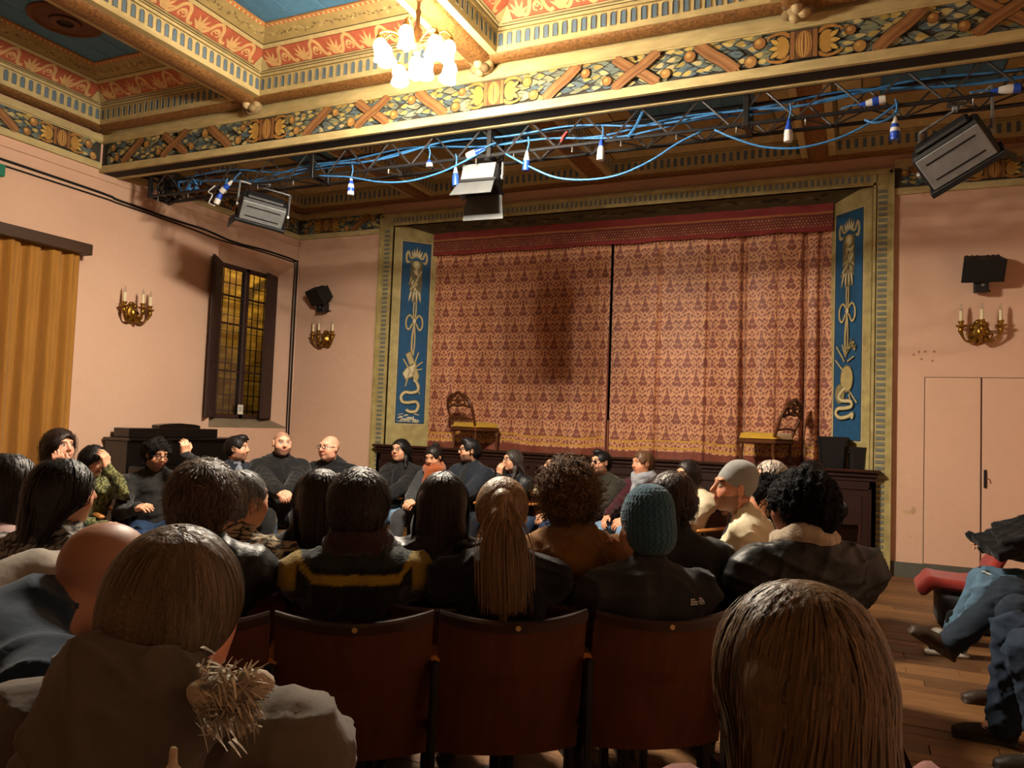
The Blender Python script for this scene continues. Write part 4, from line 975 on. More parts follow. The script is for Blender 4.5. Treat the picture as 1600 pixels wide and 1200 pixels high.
# ---- stage chairs with yellow seats
def make_stage_chair(loc, rz, label):
    c = empty('ornate_chair', loc, rz, label=label, cat='chair', group='carved chairs on the stage'); MWd = mat('carved_walnut', (92,52,24), .35, noise=.4, nscale=12, stretch=(1,1,.3))
    sw, sd, sh = .245, .22, .395
    m = MB(); m.bbox((-sw,-sd,sh-.055),(sw,sd,sh),.015); m.build('seat_rail', MWd, c)
    xs = np.linspace(-1,1,18); X, Y = np.meshgrid(xs, xs); rr = np.maximum(np.abs(X),np.abs(Y)); Z = sh+.070*(1-rr**10)**.5*1.0+.004
    grid_mesh('seat_cushion', X*sw*1.0, Y*sd*1.0, Z, np.broadcast_to(lin((200,156,40)), X.shape+(3,)), mat('yellow_velvet', attr=True, rough=.75, noise=.3, nscale=20, sheen=.3), c)
    prof = [(.001,0),(.014,0),(.012,.06),(.020,.10),(.013,.12),(.022,.18),(.014,.22),(.024,.28),(.028,.34),(.001,.345)]
    for sx in (-1,1):
        m = MB(); m.lathe(prof, TR(sx*(sw-.03),-sd+.03,0), 10); m.build('leg', MWd, c, True)
        m = MB(); m.tube(bez([(sx*(sw-.04),sd+.03,0),(sx*(sw-.035),sd-.03,.18),(sx*(sw-.03),sd-.03,.38),(sx*(sw-.01),sd+.03,.55),(sx*(sw+.0),sd+.07,.66),(sx*(sw-.05),sd+.10,.76)],24), .018, 6); m.build('rear_post', MWd, c, True)
    m = MB()
    m.tube(bez([(-sw+.04,sd+.10,.74),(-.14,sd+.105,.80),(-.06,sd+.105,.815),(0,sd+.105,.84),(.06,sd+.105,.815),(.14,sd+.105,.80),(sw-.04,sd+.10,.74)],30), [.020]*3+[.024]*25+[.020]*3 if False else .022, 7)
    for sx in (-1,1):
        m.tube(bez([(0,sd+.10,.69),(sx*.05,sd+.10,.735),(sx*.12,sd+.10,.74),(sx*.14,sd+.10,.70),(sx*.09,sd+.10,.68),(sx*.06,sd+.10,.70)],20), .013, 6); m.tube(bez([(sx*.06,sd+.10,.79),(sx*.15,sd+.10,.76),(sx*.2,sd+.09,.70),(sx*.21,sd+.07,.64)],12), .014, 6)
    m.tube(bez([(-sw+.03,sd+.075,.645),(-.10,sd+.095,.675),(0,sd+.10,.665),(.10,sd+.095,.675),(sw-.03,sd+.075,.645)],20), .016, 6)
    m.ell((0,sd+.10,.755),(.045,.018,.045),nu=10,nv=7); m.build('carved_crest', MWd, c, True)
    m = MB(); m.tube(bez([(-sw+.03,sd+.01,.50),(0,sd+.03,.515),(sw-.03,sd+.01,.50)],10), .014, 6); m.build('back_rail', MWd, c, True)
ST_OFF = .055
make_stage_chair((-4.62, 9.12, ZS), math.radians(158), 'carved wooden chair with yellow seat on the stage, far from the bins')
make_stage_chair((-.94, 9.13, ZS), math.radians(250), 'carved wooden chair with yellow seat on the stage by the black bins')
def make_bin(loc, rz, w, h, label):
    b = empty('waste_bin', loc, rz, label=label, cat='bin', group='black bins on the stage'); m = MB(); MP = mat('black_plastic', (18,19,22), .4, noise=.2, nscale=8)
    def ringpts(s, z): 
        return [(sx*w*s-(.03*np.sign(sx) if k % 2 else 0), sy*w*.8*s-(0 if k % 2 else .03*np.sign(sy)), z) for (sx,sy,k) in ((-1,-1,0),(-1,-1,1),(1,-1,1),(1,-1,0),(1,1,0),(1,1,1),(-1,1,1),(-1,1,0))]
    R = [m.vs(ringpts(s, z)) for s, z in ((.80,0),(.97,h-.03),(1.0,h-.03),(1.03,h-.03),(1.04,h),(.96,h),(.78,.02))]
    for a, c in zip(R, R[1:]):
        for k in range(8): m.face((a+k, a+(k+1)%8, c+(k+1)%8, c+k))
    m.face([R[-1]+k for k in range(8)]); m.build('tub', MP, b)
    m = MB()
    for s in (-1,1): m.bbox((s*w*1.02-.012,-.05,h-.07),(s*w*1.02+.012,.05,h-.04),.005)
    m.build('handle', MP, b)
make_bin((-.245, 8.99, ZS), .1, .150, .45, 'taller square black bin on the stage corner'); make_bin((.0, 8.96, ZS), .25, .088, .35, 'smaller rounded black bin tucked behind the taller one')
# ---- upright piano
def make_piano():
    x0, y0, y1 = XL+.03, 5.84, 7.62
    p = empty('upright_piano', (x0+.3, (y0+y1)/2, 0), label='black upright piano against the pink wall under the window', cat='piano'); MP = mat('piano_black', (12,11,11), .28, spec=.5, coat=.3)
    m = MB(); m.bbox((x0,y0+.03,.0),(x0+.36,y1-.03,1.07),.01); child('case', m, MP, p)
    m = MB(); m.bbox((x0,y0,1.07),(x0+.42,y1,1.10),.008); lid = child('top_lid', m, MP, p)
    m = MB(); m.bbox((x0+.05,y0+.09,1.10),(x0+.30,y1-.42,1.205),.008); b = child('music_box', m, MP, p)
    pts = [(-.30,0),(-.30,.035),(-.22,.05),(0,.062),(.22,.05),(.30,.035),(.30,0)]; m = MB(); yc = y0+.85
    m.poly([(x0+.22,yc+a,1.205+b_) for a,b_ in pts]); m.poly([(x0+.10,yc+a,1.205+b_) for a,b_ in pts][::-1])
    for a, c in zip(pts, pts[1:]): m.poly([(x0+.22,yc+a[0],1.205+a[1]),(x0+.22,yc+c[0],1.205+c[1]),(x0+.10,yc+c[0],1.205+c[1]),(x0+.10,yc+a[0],1.205+a[1])])
    child('crest_board', m, MP, p)
    m = MB(); m.bbox((x0+.36,y0+.06,.58),(x0+.66,y1-.06,.66),.01); kb = child('key_bed', m, MP, p)
    m = MB(); m.bbox((x0+.36,y0+.10,.66),(x0+.60,y1-.10,.76),.02); child('fallboard', m, MP, kb)
    for y in (y0+.04, y1-.14):
        m = MB(); m.bbox((x0+.36,y,0),(x0+.70,y+.10,.10),.02); m.bbox((x0+.55,y+.01,.10),(x0+.65,y+.09,.58),.02); m.bbox((x0+.36,y,.56),(x0+.68,y+.10,.80),.02); child('leg', m, MP, p)
    m = MB(); m.bbox((x0+.36,y0+.2,.80),(x0+.375,y1-.2,1.04),.006); child('upper_panel', m, MP, p)
make_piano()
# ---- yellow curtain with pelmet, exit sign
def make_yellow_curtain():
    xs = np.linspace(3.2, 5.42, 420); zs = np.linspace(.02, 3.03, 40); Y, Z = np.meshgrid(xs, zs); r = np.random.RandomState(3)
    off = .060*np.sin(xs*26+1.2*np.sin(xs*5))+.026*np.sin(xs*61)+.025*np.sin(xs*11+1)
    O = np.broadcast_to(off, Y.shape)*(.55+.45*(3.03-Z)/3.0); X = XL+.085+O
    C = np.broadcast_to(lin((166,114,38)), Y.shape+(3,))
    o = grid_mesh('door_curtain', X, Y, Z, C, mat('yellow_cotton', attr=True, rough=.8, noise=.25, nscale=5, stretch=(6,6,.6), sheen=.2)); tag(o, 'mustard yellow floor-length curtain in tight folds at the far left', 'curtain')
    m = MB(); m.bbox((XL, 3.0, 3.0), (XL+.20, 5.455, 3.115), .006); o = m.build('curtain_pelmet', mat('pelmet_wood', (70,48,30), .5, noise=.4, nscale=4, stretch=(4,1,4))); tag(o, 'dark wooden pelmet board above the mustard curtain', 'pelmet')
    m = MB(); m.bbox((XL, 4.25, 3.585), (XL+.05, 4.60, 3.70), .006); o = m.build('exit_sign', mat('sign_green', (24,120,92), .5)); tag(o, 'green sign box on the wall above the mustard curtain', 'sign')
make_yellow_curtain()
# ---- theatre seats
M_ply = mat('seat_plywood', (92,50,25), .42, noise=.5, nscale=4, stretch=(5,5,1), coat=.12, dark=(52,26,12), bump=.05, bscale=40)
M_rim = mat('seat_dark_rim', (46,22,12), .3, noise=.3, nscale=6, coat=.4); M_iron = mat('seat_iron', (18,17,17), .45); M_arm = mat('armrest_beech', (182,118,56), .4, noise=.35, nscale=7)
def make_seat_proto():
    """faces +Y; back plane behind; origin on the floor under the seat centre"""
    e = empty('theatre_chair'); W = .249; zb, zt = .30, .775
    m = MB(); nu, nv = 12, 8
    def F(u, v, t):
        x = (u*2-1)*W; z = zb+(zt-zb)*v; c = .055*(1-(u*2-1)**2)
        z2 = z - .028*v*(1-(u*2-1)**2)*1.0 if v > .5 else z
        return (x, -.215-c-.10*v*.9+t, z2)
    for t in (0, .014): m.grid(lambda u, v: F(u, v, t), nu, nv)
    for v in (0, 1):
        a = [F(k/nu, v, 0) for k in range(nu+1)]; b = [F(k/nu, v, .014) for k in range(nu+1)]
        for k in range(nu): m.poly([a[k],a[k+1],b[k+1],b[k]])
    for u in (0, 1):
        a = [F(u, k/nv, 0) for k in range(nv+1)]; b = [F(u, k/nv, .014) for k in range(nv+1)]
        for k in range(nv): m.poly([a[k],a[k+1],b[k+1],b[k]])
    back = m.build('backrest', M_ply, e)
    P = [Vector(F(k/16, 1, .007))+Vector((0,0,-.002)) for k in range(17)]; m = MB()
    # flat dark rail along the top: rectangular section
    sec = [(-.016,-.020),(.016,-.020),(.018,.006),(.010,.014),(-.010,.014),(-.018,.006)]; rings = [m.vs([(p.x, p.y+a, p.z+b) for a,b in sec]) for p in P]
    for a, b in zip(rings, rings[1:]):
        for k in range(6): m.face((a+k, b+k, b+(k+1)%6, a+(k+1)%6))
    m.face([rings[0]+k for k in range(6)]); m.face([rings[-1]+k for k in range(6)][::-1]); m.build('top_rail', M_rim, back)
    m = MB(); m.lathe([(.001,0),(.009,0),(.008,.003),(.001,.003)], TR(.0, F(.5,1,0)[1]-.016, F(.5,1,0)[2]-.003) @ RX(math.pi/2) @ RX(math.pi) @ Matrix.Identity(4), 10); m.build('number_plate', mat('plate_brass', (186,160,110), .35, metal=.7), back)
    m = MB(); m.bbox((-W+.01,-.22,.405),(W-.01,.21,.43),.012); m.build('seat_board', M_ply, e)
    for s in (-1,1):
        x = s*(W+.012); m = MB(); m.bbox((x-.011,-.32,.0),(x+.011,-.28,.62),.004); m.bbox((x-.011,-.30,.38),(x+.011,.12,.42),.004); m.bbox((x-.013,-.10,.0),(x+.013,-.05,.40),.004); m.bbox((x-.02,-.33,0),(x+.02,.10,.018),.004); m.bbox((x-.011,.06,.40),(x+.011,.10,.60),.004); m.build('standard', M_iron, e)
        m = MB(); m.bbox((x-.024,-.28,.605),(x+.024,.16,.632),.012); m.build('armrest', M_arm, e)
    return e
SEAT0 = make_seat_proto(); SEAT_USED = [False]
def place_seat(x, y, rz, label, group='wooden theatre seats'):
    o = SEAT0 if not SEAT_USED[0] else copy_tree(SEAT0); SEAT_USED[0] = True
    o.location = (x, y, 0); o.rotation_euler = (0,0,rz); tag(o, label, 'seat', group); return o
# ================================================================ PEOPLE: smooth implicit bodies meshed on a rectilinear grid
def V3(*a): return np.array(a, float)
def unit(v): v = np.asarray(v, float); return v/max(np.linalg.norm(v), 1e-9)
def rotm(yaw=0, pitch=0, roll=0):
    """columns: right, forward, up. yaw about z (ccw), pitch up positive, roll to the right positive"""
    cy, sy = math.cos(yaw), math.sin(yaw); cp, sp = math.cos(pitch), math.sin(pitch); cr, sr = math.cos(roll), math.sin(roll)
    Rz = np.array([[cy,-sy,0],[sy,cy,0],[0,0,1]]); Rx = np.array([[1,0,0],[0,cp,-sp],[0,sp,cp]]); Ry = np.array([[cr,0,sr],[0,1,0],[-sr,0,cr]])
    return Rz @ Rx @ Ry
class SDF:
    def __init__(s): s.p = []
    def cap(s, a, b, ra, rb=None, k=.02, sub=False): s.p.append(('c', np.array(a,float), np.array(b,float), ra, ra if rb is None else rb, k, sub)); return s
    def ell(s, c, r, R=None, k=.02, sub=False): s.p.append(('e', np.array(c,float), np.array(r,float), np.eye(3) if R is None else R, None, k, sub)); return s
    def box(s, c, h, R=None, rd=.01, k=.02, sub=False): s.p.append(('b', np.array(c,float), np.array(h,float), np.eye(3) if R is None else R, rd, k, sub)); return s
    def bounds(s, p):
        t = p[0]
        if t == 'c': r = max(p[3], p[4]); return np.minimum(p[1],p[2])-r, np.maximum(p[1],p[2])+r
        h = p[2]+(p[4] or 0) if t == 'b' else p[2]
        e = np.abs(p[3]) @ h; return p[1]-e, p[1]+e
    def mesh(s, h, fine=(), cut=None):
        """h: coarse step; fine: list of (lo, hi, step) boxes that refine the axes. returns verts, quads"""
        lo = np.min([s.bounds(p)[0] for p in s.p if not p[-1]], 0)-2.5*h; hi = np.max([s.bounds(p)[1] for p in s.p if not p[-1]], 0)+2.5*h
        ax = []
        for d in range(3):
            x = lo[d]; out = [x]
            while x < hi[d]:
                st = h
                for (fl, fh, fs) in fine:
                    if fl[d]-.3*h <= x <= fh[d]: st = min(st, fs)
                x += st; out.append(x)
            ax.append(np.array(out))
        F = np.full([len(a) for a in ax], 1.0, np.float32)
        for p in s.p:
            l, u = s.bounds(p); k = p[-2]; mg = k+2.6*h
            i = [slice(max(0, np.searchsorted(ax[d], l[d]-mg)), np.searchsorted(ax[d], u[d]+mg)) for d in range(3)]
            X = (ax[0][i[0]][:,None,None]).astype(np.float32); Y = (ax[1][i[1]][None,:,None]).astype(np.float32); Z = (ax[2][i[2]][None,None,:]).astype(np.float32)
            if X.size == 0 or Y.size == 0 or Z.size == 0: continue
            if p[0] == 'c':
                a, b = p[1], p[2]; ab = b-a; L2 = max(ab.dot(ab), 1e-9); x, y, z = X-a[0], Y-a[1], Z-a[2]
                t = np.clip((x*ab[0]+y*ab[1]+z*ab[2])/L2, 0, 1)
                D = np.sqrt((x-ab[0]*t)**2+(y-ab[1]*t)**2+(z-ab[2]*t)**2)-(p[3]+(p[4]-p[3])*t)
            else:
                R = p[3]; c = p[1]; x, y, z = X-c[0], Y-c[1], Z-c[2]
                q = [x*R[0,d]+y*R[1,d]+z*R[2,d] for d in range(3)]
                if p[0] == 'e':
                    r = p[2]; k0 = np.sqrt((q[0]/r[0])**2+(q[1]/r[1])**2+(q[2]/r[2])**2); k1 = np.sqrt((q[0]/r[0]**2)**2+(q[1]/r[1]**2)**2+(q[2]/r[2]**2)**2)
                    D = k0*(k0-1)/np.maximum(k1, 1e-4)
                else:
                    hh = p[2]; e = [np.abs(q[d])-hh[d] for d in range(3)]
                    D = np.sqrt(sum(np.maximum(v,0)**2 for v in e))+np.minimum(np.maximum(np.maximum(e[0],e[1]),e[2]),0)-p[4]
            B = F[tuple(i)]
            if p[-1]:
                D = -D; hh = np.maximum(k-np.abs(D-B),0)/k; F[tuple(i)] = np.maximum(B,D)+hh*hh*k*.25
            else:
                hh = np.maximum(k-np.abs(D-B),0)/k; F[tuple(i)] = np.minimum(B,D)-hh*hh*k*.25
        return surface_net(F, ax)
def surface_net(F, ax):
    S = F < 0; n = F.shape
    c = np.zeros([m-1 for m in n], np.int8)
    for a in (0,1):
        for b in (0,1):
            for d in (0,1): c += S[a:n[0]-1+a, b:n[1]-1+b, d:n[2]-1+d]
    act = np.argwhere((c > 0) & (c < 8)); N = len(act)
    idx = np.full(c.shape, -1, np.int32); idx[tuple(act.T)] = np.arange(N)
    acc = np.zeros((N,3)); cnt = np.zeros(N)
    P = lambda o: tuple((act+o).T)
    for axis in range(3):
        for o1 in (0,1):
            for o2 in (0,1):
                a = np.zeros(3,int); oth = [d for d in range(3) if d != axis]; a[oth[0]] = o1; a[oth[1]] = o2
                b = a.copy(); b[axis] = 1
                fa, fb = F[P(a)], F[P(b)]; m = (fa < 0) != (fb < 0); t = np.where(m, fa/np.where(m, fa-fb, 1), 0)
                for d in range(3):
                    pa = ax[d][act[:,d]+a[d]]; pb = ax[d][act[:,d]+b[d]]; acc[:,d] += np.where(m, pa+(pb-pa)*t, 0)
                cnt += m
    V = acc/np.maximum(cnt,1)[:,None]; Q = []
    for axis in range(3):
        oth = [d for d in range(3) if d != axis]
        sl = [slice(None)]*3; sl[axis] = slice(0,-1); A = S[tuple(sl)]; sl[axis] = slice(1,None); B = S[tuple(sl)]
        e = np.argwhere(A != B); e = e[(e[:,oth[0]] > 0) & (e[:,oth[1]] > 0) & (e[:,oth[0]] < n[oth[0]]-1) & (e[:,oth[1]] < n[oth[1]]-1)]
        if not len(e): continue
        def ci(da, db): q = e.copy(); q[:,oth[0]] -= da; q[:,oth[1]] -= db; return idx[tuple(q.T)]
        q = np.stack([ci(1,1), ci(0,1), ci(0,0), ci(1,0)], 1); flip = A[tuple(e.T)] == (axis == 1); q[flip] = q[flip][:,::-1]; Q.append(q)
    Q = np.concatenate(Q) if Q else np.zeros((0,4), int)
    Q = Q[(Q >= 0).all(1)]
    return V, Q
def wobble(V, amp, f, seed):
    """soft cloth-like displacement"""
    r = np.random.RandomState(seed); D = np.zeros_like(V)
    for k in range(6):
        w = r.randn(3)*f; d = r.randn(3); d /= np.linalg.norm(d); D += d*np.sin(V @ w + r.rand()*6.28)[:,None]
    return V+D*amp/2.4
def vnormals(V, Q):
    n = np.cross(V[Q[:,2]]-V[Q[:,0]], V[Q[:,3]]-V[Q[:,1]]); N = np.zeros_like(V)
    for k in range(4): np.add.at(N, Q[:,k], n)
    return N/np.maximum(np.linalg.norm(N,axis=1,keepdims=True),1e-12)
def creases(V, Q, amp, seed):
    """sharp-crested cloth folds pushed out along the normals"""
    r = np.random.RandomState(seed); N = vnormals(V, Q); d = np.zeros(len(V))
    for k in range(4):
        w = r.randn(3)*V3(1,1,1.6); w *= r.uniform(22,40)/np.linalg.norm(w); u = r.randn(3)*9; v = r.randn(3)*14
        ph = V @ w + 2.2*np.sin(V @ u+r.rand()*6)+.9*np.sin(V @ v+r.rand()*6); m = np.clip(.5+.9*np.sin(V @ (r.randn(3)*6)+r.rand()*6), 0, 1)
        d += (1-np.abs(np.sin(ph)))**2.2*m
    return V+N*(d-.45)[:,None]*amp
def ik(a, t, l1, l2, pole):
    a = np.array(a,float); t = np.array(t,float); d = t-a; L = np.linalg.norm(d)
    if L > (l1+l2)*.995: t = a+d/L*(l1+l2)*.995; d = t-a; L = np.linalg.norm(d)
    x = (l1*l1-l2*l2+L*L)/(2*L); h = math.sqrt(max(l1*l1-x*x, 0)); u = d/L; p = np.array(pole,float); p = p-u*p.dot(u); p = unit(p)
    return a+u*x+p*h, t
def strands(name, paths, rad, colors, material, parent, centre=None):
    """paths (S,K,3) -> one mesh of thin tapered ribbons lying flat to the head"""
    P = np.asarray(paths, float); S, K, _ = P.shape; T = np.gradient(P, axis=1); T /= np.maximum(np.linalg.norm(T,axis=2,keepdims=True),1e-9)
    N = P-(P.mean((0,1)) if centre is None else centre)+np.array([1e-4,2e-4,0]); A = np.cross(T, N); A /= np.maximum(np.linalg.norm(A,axis=2,keepdims=True),1e-6)
    w = rad*1.5*np.linspace(1,.3,K)[None,:,None]
    V = np.stack([P+w*A, P-w*A], 2).reshape(-1,3); base = (np.arange(S)[:,None]*K+np.arange(K-1)[None,:])*2
    Q = np.stack([base, base+1, base+3, base+2],-1).reshape(-1,4)
    return np_mesh(name, V, Q, np.repeat(np.asarray(colors), K*2, axis=0), material, parent, True)
def cluster(V, Q, keep, cell):
    """merge vertices outside the kept regions onto a coarse grid; returns verts, tris"""
    key = np.floor(V/cell).astype(np.int64)+4096; k = key[:,0]*(1<<26)+key[:,1]*(1<<13)+key[:,2]; k[keep] = -1-np.arange(keep.sum())
    u, inv = np.unique(k, return_inverse=True); inv = inv.ravel(); n = np.bincount(inv)[:,None]; W = np.stack([np.bincount(inv, V[:,d]) for d in range(3)],1)/n
    q = inv[Q]; t = np.concatenate([q[:,[0,1,2]], q[:,[0,2,3]]]); t = t[(t[:,0] != t[:,1]) & (t[:,1] != t[:,2]) & (t[:,0] != t[:,2])]
    s_ = np.sort(t,1); _, f = np.unique(s_, axis=0, return_index=True); return W, t[f]
M_skin = mat('skin', attr=True, rough=.5, noise=.12, nscale=30, spec=.35)
M_cloth = mat('cloth', attr=True, rough=.92, noise=.25, nscale=9, bump=.5, bscale=14, bdist=.012, spec=.2, sheen=.15)
M_wool = mat('wool', attr=True, rough=.98, noise=.3, nscale=60, bump=.8, bscale=110, bdist=.006, spec=.1, sheen=.3)
M_nylon = mat('nylon', attr=True, rough=.5, noise=.2, nscale=10, bump=.7, bscale=10, bdist=.02, spec=.35)
M_denim = mat('denim', attr=True, rough=.9, noise=.4, nscale=14, bump=.5, bscale=16, bdist=.01, spec=.15)
M_hair = mat('hair', attr=True, rough=.48, noise=.45, nscale=26, stretch=(1,1,.12), bump=.6, bscale=60, bdist=.01, spec=.35)
M_afro = mat('afro_hair', attr=True, rough=.75, noise=.4, nscale=60, bump=1.0, bscale=120, bdist=.01, spec=.15)
M_leather = mat('leather', attr=True, rough=.55, noise=.25, nscale=18, spec=.35)
M_glasses = mat('glasses_frame', (16,14,14), .35)
SKIN = (214,160,128)
def col1(c): c = lin(c); return lambda P: np.broadcast_to(c, P.shape)
PHI0 = math.radians(24.266)
CAMR = np.array([[0.91181242, 0.0127933, -0.41040765],[0.40887438, 0.06343484, 0.91038331],[0.03768095, -0.99790398, 0.05260982]])
def at(px, py, depth):
    """the place in the room seen at photo pixel (px, py), depth metres along the view"""
    return V3(0,0,1.4) + CAMR @ V3((px-800)/1201.7, (py-600)/1201.7, 1)*depth
# facing phi: 0 = away from the photographer, 90 = to the picture's right, 180 = to the photographer
def make_person(sp):
    g = sp.get; sd = g('seed', 1); R_ = random.Random(sd)
    phb = math.radians(g('body', 0)); phh = math.radians(g('head', g('body', 0)))
    s = g('size', 1.0); sw = g('shoulder', .19); fat = g('fat', 1.0); lod = g('lod', 1)         # lod 0 near .. 2 far
    lean = math.radians(g('lean', -4)); side = math.radians(g('side', 0)); hp = math.radians(g('pitch', 0)); hr = math.radians(g('roll', 0))
    rz = PHI0-phb; yaw = -(phh-phb)
    up = unit(V3(math.sin(side), math.sin(lean)*math.cos(side), math.cos(lean)*math.cos(side))); fw = unit(V3(0,1,0)-up*up[1]); rt = np.cross(fw, up)
    TB = np.stack([rt, fw, up], 1)
    pel = V3(0,-.07,.505); Tp = lambda x, y, d: pel+rt*x+fw*y+up*d
    nb = Tp(0,.0,.47); nd = unit(up+V3(0,g('neck',.25),0)); hc = nb+nd*.155+fw*.01
    Rh = rotm(yaw, hp, hr); Hd = lambda x, y, z: hc+Rh @ V3(x,y,z)*g('headscale',1.0)
    top = Hd(0,-.012,.112)
    sh = {q: Tp(q*sw,-.01,.380+g('shrug',0.0)) for q in (-1,1)}
    arms = {}
    defR = g('hand_r', (.10,.36,.60)); defL = g('hand_l', (-.10,.36,.60))
    for q, tgt in ((1,defR),(-1,defL)):
        el, wr = ik(sh[q], tgt, .285, .25, g('pole_r' if q > 0 else 'pole_l', (q*.55,-.4,-.8))); arms[q] = (sh[q], el, wr)
    legs = {}
    for q in (1,-1):
        hip = pel+V3(q*.085,.02,-.02); ft = V3(*g('foot_r' if q > 0 else 'foot_l', (q*.12,.48,.09)))
        kn, an = ik(hip, ft, .43, .41, g('knee_r' if q > 0 else 'knee_l', (q*.12,.9,.75))); legs[q] = (hip, kn, an)
    # place: bring the top of the head to its spot in the photograph
    if 'pos' in sp:
        loc = V3(*sp['pos'])
        if 'ztop' in sp:
            c, n = math.cos(rz), math.sin(rz); hx = loc[:2]+V3(c*top[0]-n*top[1], n*top[0]+c*top[1], 0)[:2]; dep = hx @ CAMR[:2,2]; tz = at(sp['ztop'][0], sp['ztop'][1], dep)[2]
            s = float(np.clip((tz-g('crown',.0))/top[2], g('smin',.80), g('smax',1.1)))
    else:
        tgt = at(*sp['top']); c, n = math.cos(rz), math.sin(rz); hat = g('crown', .0)
        s = float(np.clip((tgt[2]-hat)/top[2], g('smin',.80), g('smax',1.06)))
        loc = V3(tgt[0]-s*(c*top[0]-n*top[1]), tgt[1]-s*(n*top[0]+c*top[1]), 0)
    E = empty('person', loc, rz, label=sp['label'], cat='person', group=g('group'))
    E.scale = (s,s,s)
    h = (.011,.013,.0165)[lod]; hf = g('hf', (.0078,.0060,.0062)[lod])
    # ------------------------------------------------ body
    B = SDF(); i_ = -.010
    def torso(S, inf, k=.05):
        S.ell(Tp(0,.0,.02), (.165*fat+inf,.115*fat+inf,.12+inf), TB, k=k); S.ell(Tp(0,.015,.16), (.140*fat+inf,.105*fat+inf,.15+inf), TB, k=k)
        S.ell(Tp(0,.0,.31), (.158*fat+inf,.108*fat+inf,.15+inf), TB, k=k)
        for q in (-1,1): S.cap(Tp(q*.03,-.015,.450), sh[q], .044+inf, .056+inf, k=.05); S.ell(Tp(q*.075,-.035,.33), (.085+inf,.075+inf,.13+inf), TB, k=.05)
        if g('bust'): 
            for q in (-1,1): S.ell(Tp(q*.075,.085,.29), (.065+inf*.6,.055+inf*.6,.065+inf*.6), TB, k=.04)
    def limbs(S, inf, arm=True, leg=True, taper=True):
        if arm:
            for q in (1,-1): a, b, c = arms[q]; S.cap(a, b, .050+inf, .040+inf, k=.03); S.cap(b, c, .041+inf, .029+inf, k=.02)
        if leg:
            for q in (1,-1): a, b, c = legs[q]; S.cap(a, b, .082+inf, .056+inf, k=.04); S.cap(b, c, .054+inf, .038+inf, k=.025)
    torso(B, i_); limbs(B, i_*.6)
    B.cap(nb-up*.03, Hd(0,-.025,-.05), .056, .052, k=.03)
    hs = g('headscale',1.0)
    def he(S, c, r, k=.02, sub=False, R=None): S.ell(Hd(*c), np.array(r)*hs, Rh if R is None else Rh @ R, k, sub)
    def hcap(S, a, b, ra, rb, k=.01, sub=False): S.cap(Hd(*a), Hd(*b), ra*hs, rb*hs, k, sub)
    he(B, (0,-.012,.022), (.076,.095,.088), .02); jw = g('jaw', 1.0)
    he(B, (0,.026,-.035), (.060*jw,.066,.076), .035); he(B, (0,.058,-.094), (.026*jw,.024,.020), .035)
    for q in (-1,1): he(B, (q*.038*jw,.052,-.035), (.030,.032,.032), .03); he(B, (q*.040*jw,.02,-.078), (.026,.035,.024), .035)
    hcap(B, (-.032,.078,.034), (.032,.078,.034), .014, .014, .02)
    for q in (-1,1): he(B, (q*.033,.100,.010), (.019,.016,.012), .012, True)
    for q in (-1,1): he(B, (q*.0315,.0775,.009), (.0135,.0135,.0125), .002)
    nl = g('nose', 1.0); hcap(B, (0,.088,.022), (0,.108*1.0+.006*(nl-1),-.020), .0085, .0125, .012)
    for q in (-1,1): he(B, (q*.011,.096,-.026), (.0085,.010,.0075), .008)
    he(B, (0,.088,-.056), (.024,.012,.0065), .006); he(B, (0,.086,-.066), (.020,.012,.0075), .006); hcap(B, (-.022,.096,-.0605), (.022,.096,-.0605), .002, .002, .004, True)
    for q in (-1,1):
        he(B, (q*.078,-.010,-.003), (.011,.021,.033), .008, R=rotm(-q*.35)); he(B, (q*.090,-.004,-.002), (.007,.010,.018), .004, True)
    fine = [(hc-.135*hs, hc+.135*hs, hf)]
    # hands
    def hand(q, curl, S):
        a, b, w = arms[q]; d = unit(w-b); key = 'palm_r' if q > 0 else 'palm_l'; dk = 'hdir_r' if q > 0 else 'hdir_l'
        if g(dk) is not None: d = unit(g(dk))
        n = np.array(g(key, (-q*.5,.0,-.85)), float); n = unit(n-d*n.dot(d)); bx = np.cross(d, n)*q   # bx points to the thumb side
        R = np.stack([bx, d, n], 1); S.box(w+d*.05, (.030,.036,.006), R, .009, .02); S.cap(w-d*.02, w+d*.02, .028, .026, k=.02)
        for i, (L, o) in enumerate(zip((.070,.080,.074,.058), (.028,.0095,-.0095,-.027))):
            p = w+d*(.090-.004*abs(i-1))+bx*o; ang = 0; dd = d
            for j, (sg, cu) in enumerate(zip((.45,.32,.25), (.9,1.1,.7))):
                ang += curl*cu; dd = d*math.cos(ang)+n*math.sin(ang)+bx*.06*(1.5-i)*(1-curl); e = p+unit(dd)*L*sg; S.cap(p, e, .0092-.0008*j, .0084-.0008*j, k=.003); p = e
        p = w+d*.030+bx*.026; d1 = unit(d*.62+bx*.72+n*.30); e = p+d1*.042; S.cap(p, e, .0125, .0105, k=.012); d2 = unit(d*.85+bx*(.40-.7*curl)+n*.35); S.cap(e, e+d2*.036, .0105, .0085, k=.004)
        fine.append((w-.07+d*.07, w+.07+d*.07, max(hf,.0062)))
    for q in (1,-1):
        if g('hands', True): hand(q, g('curl_r' if q > 0 else 'curl_l', .45), B)
    if not g('feet_skin'):
        pass
    for q in (1,-1): a, b, c = legs[q]; B.cap(c, c+V3(0,.08,-.035), .034, .028, k=.02)
    Vb, Qb = B.mesh(h if lod else .012, fine)
    keep = np.linalg.norm(Vb-hc, axis=1) < .155*hs
    if g('hands', True):
        for q in (1,-1): keep |= np.linalg.norm(Vb-arms[q][2]-unit(arms[q][2]-arms[q][1])*.06, axis=1) < .112
    Vb, Qb = cluster(Vb, Qb, keep, .026)
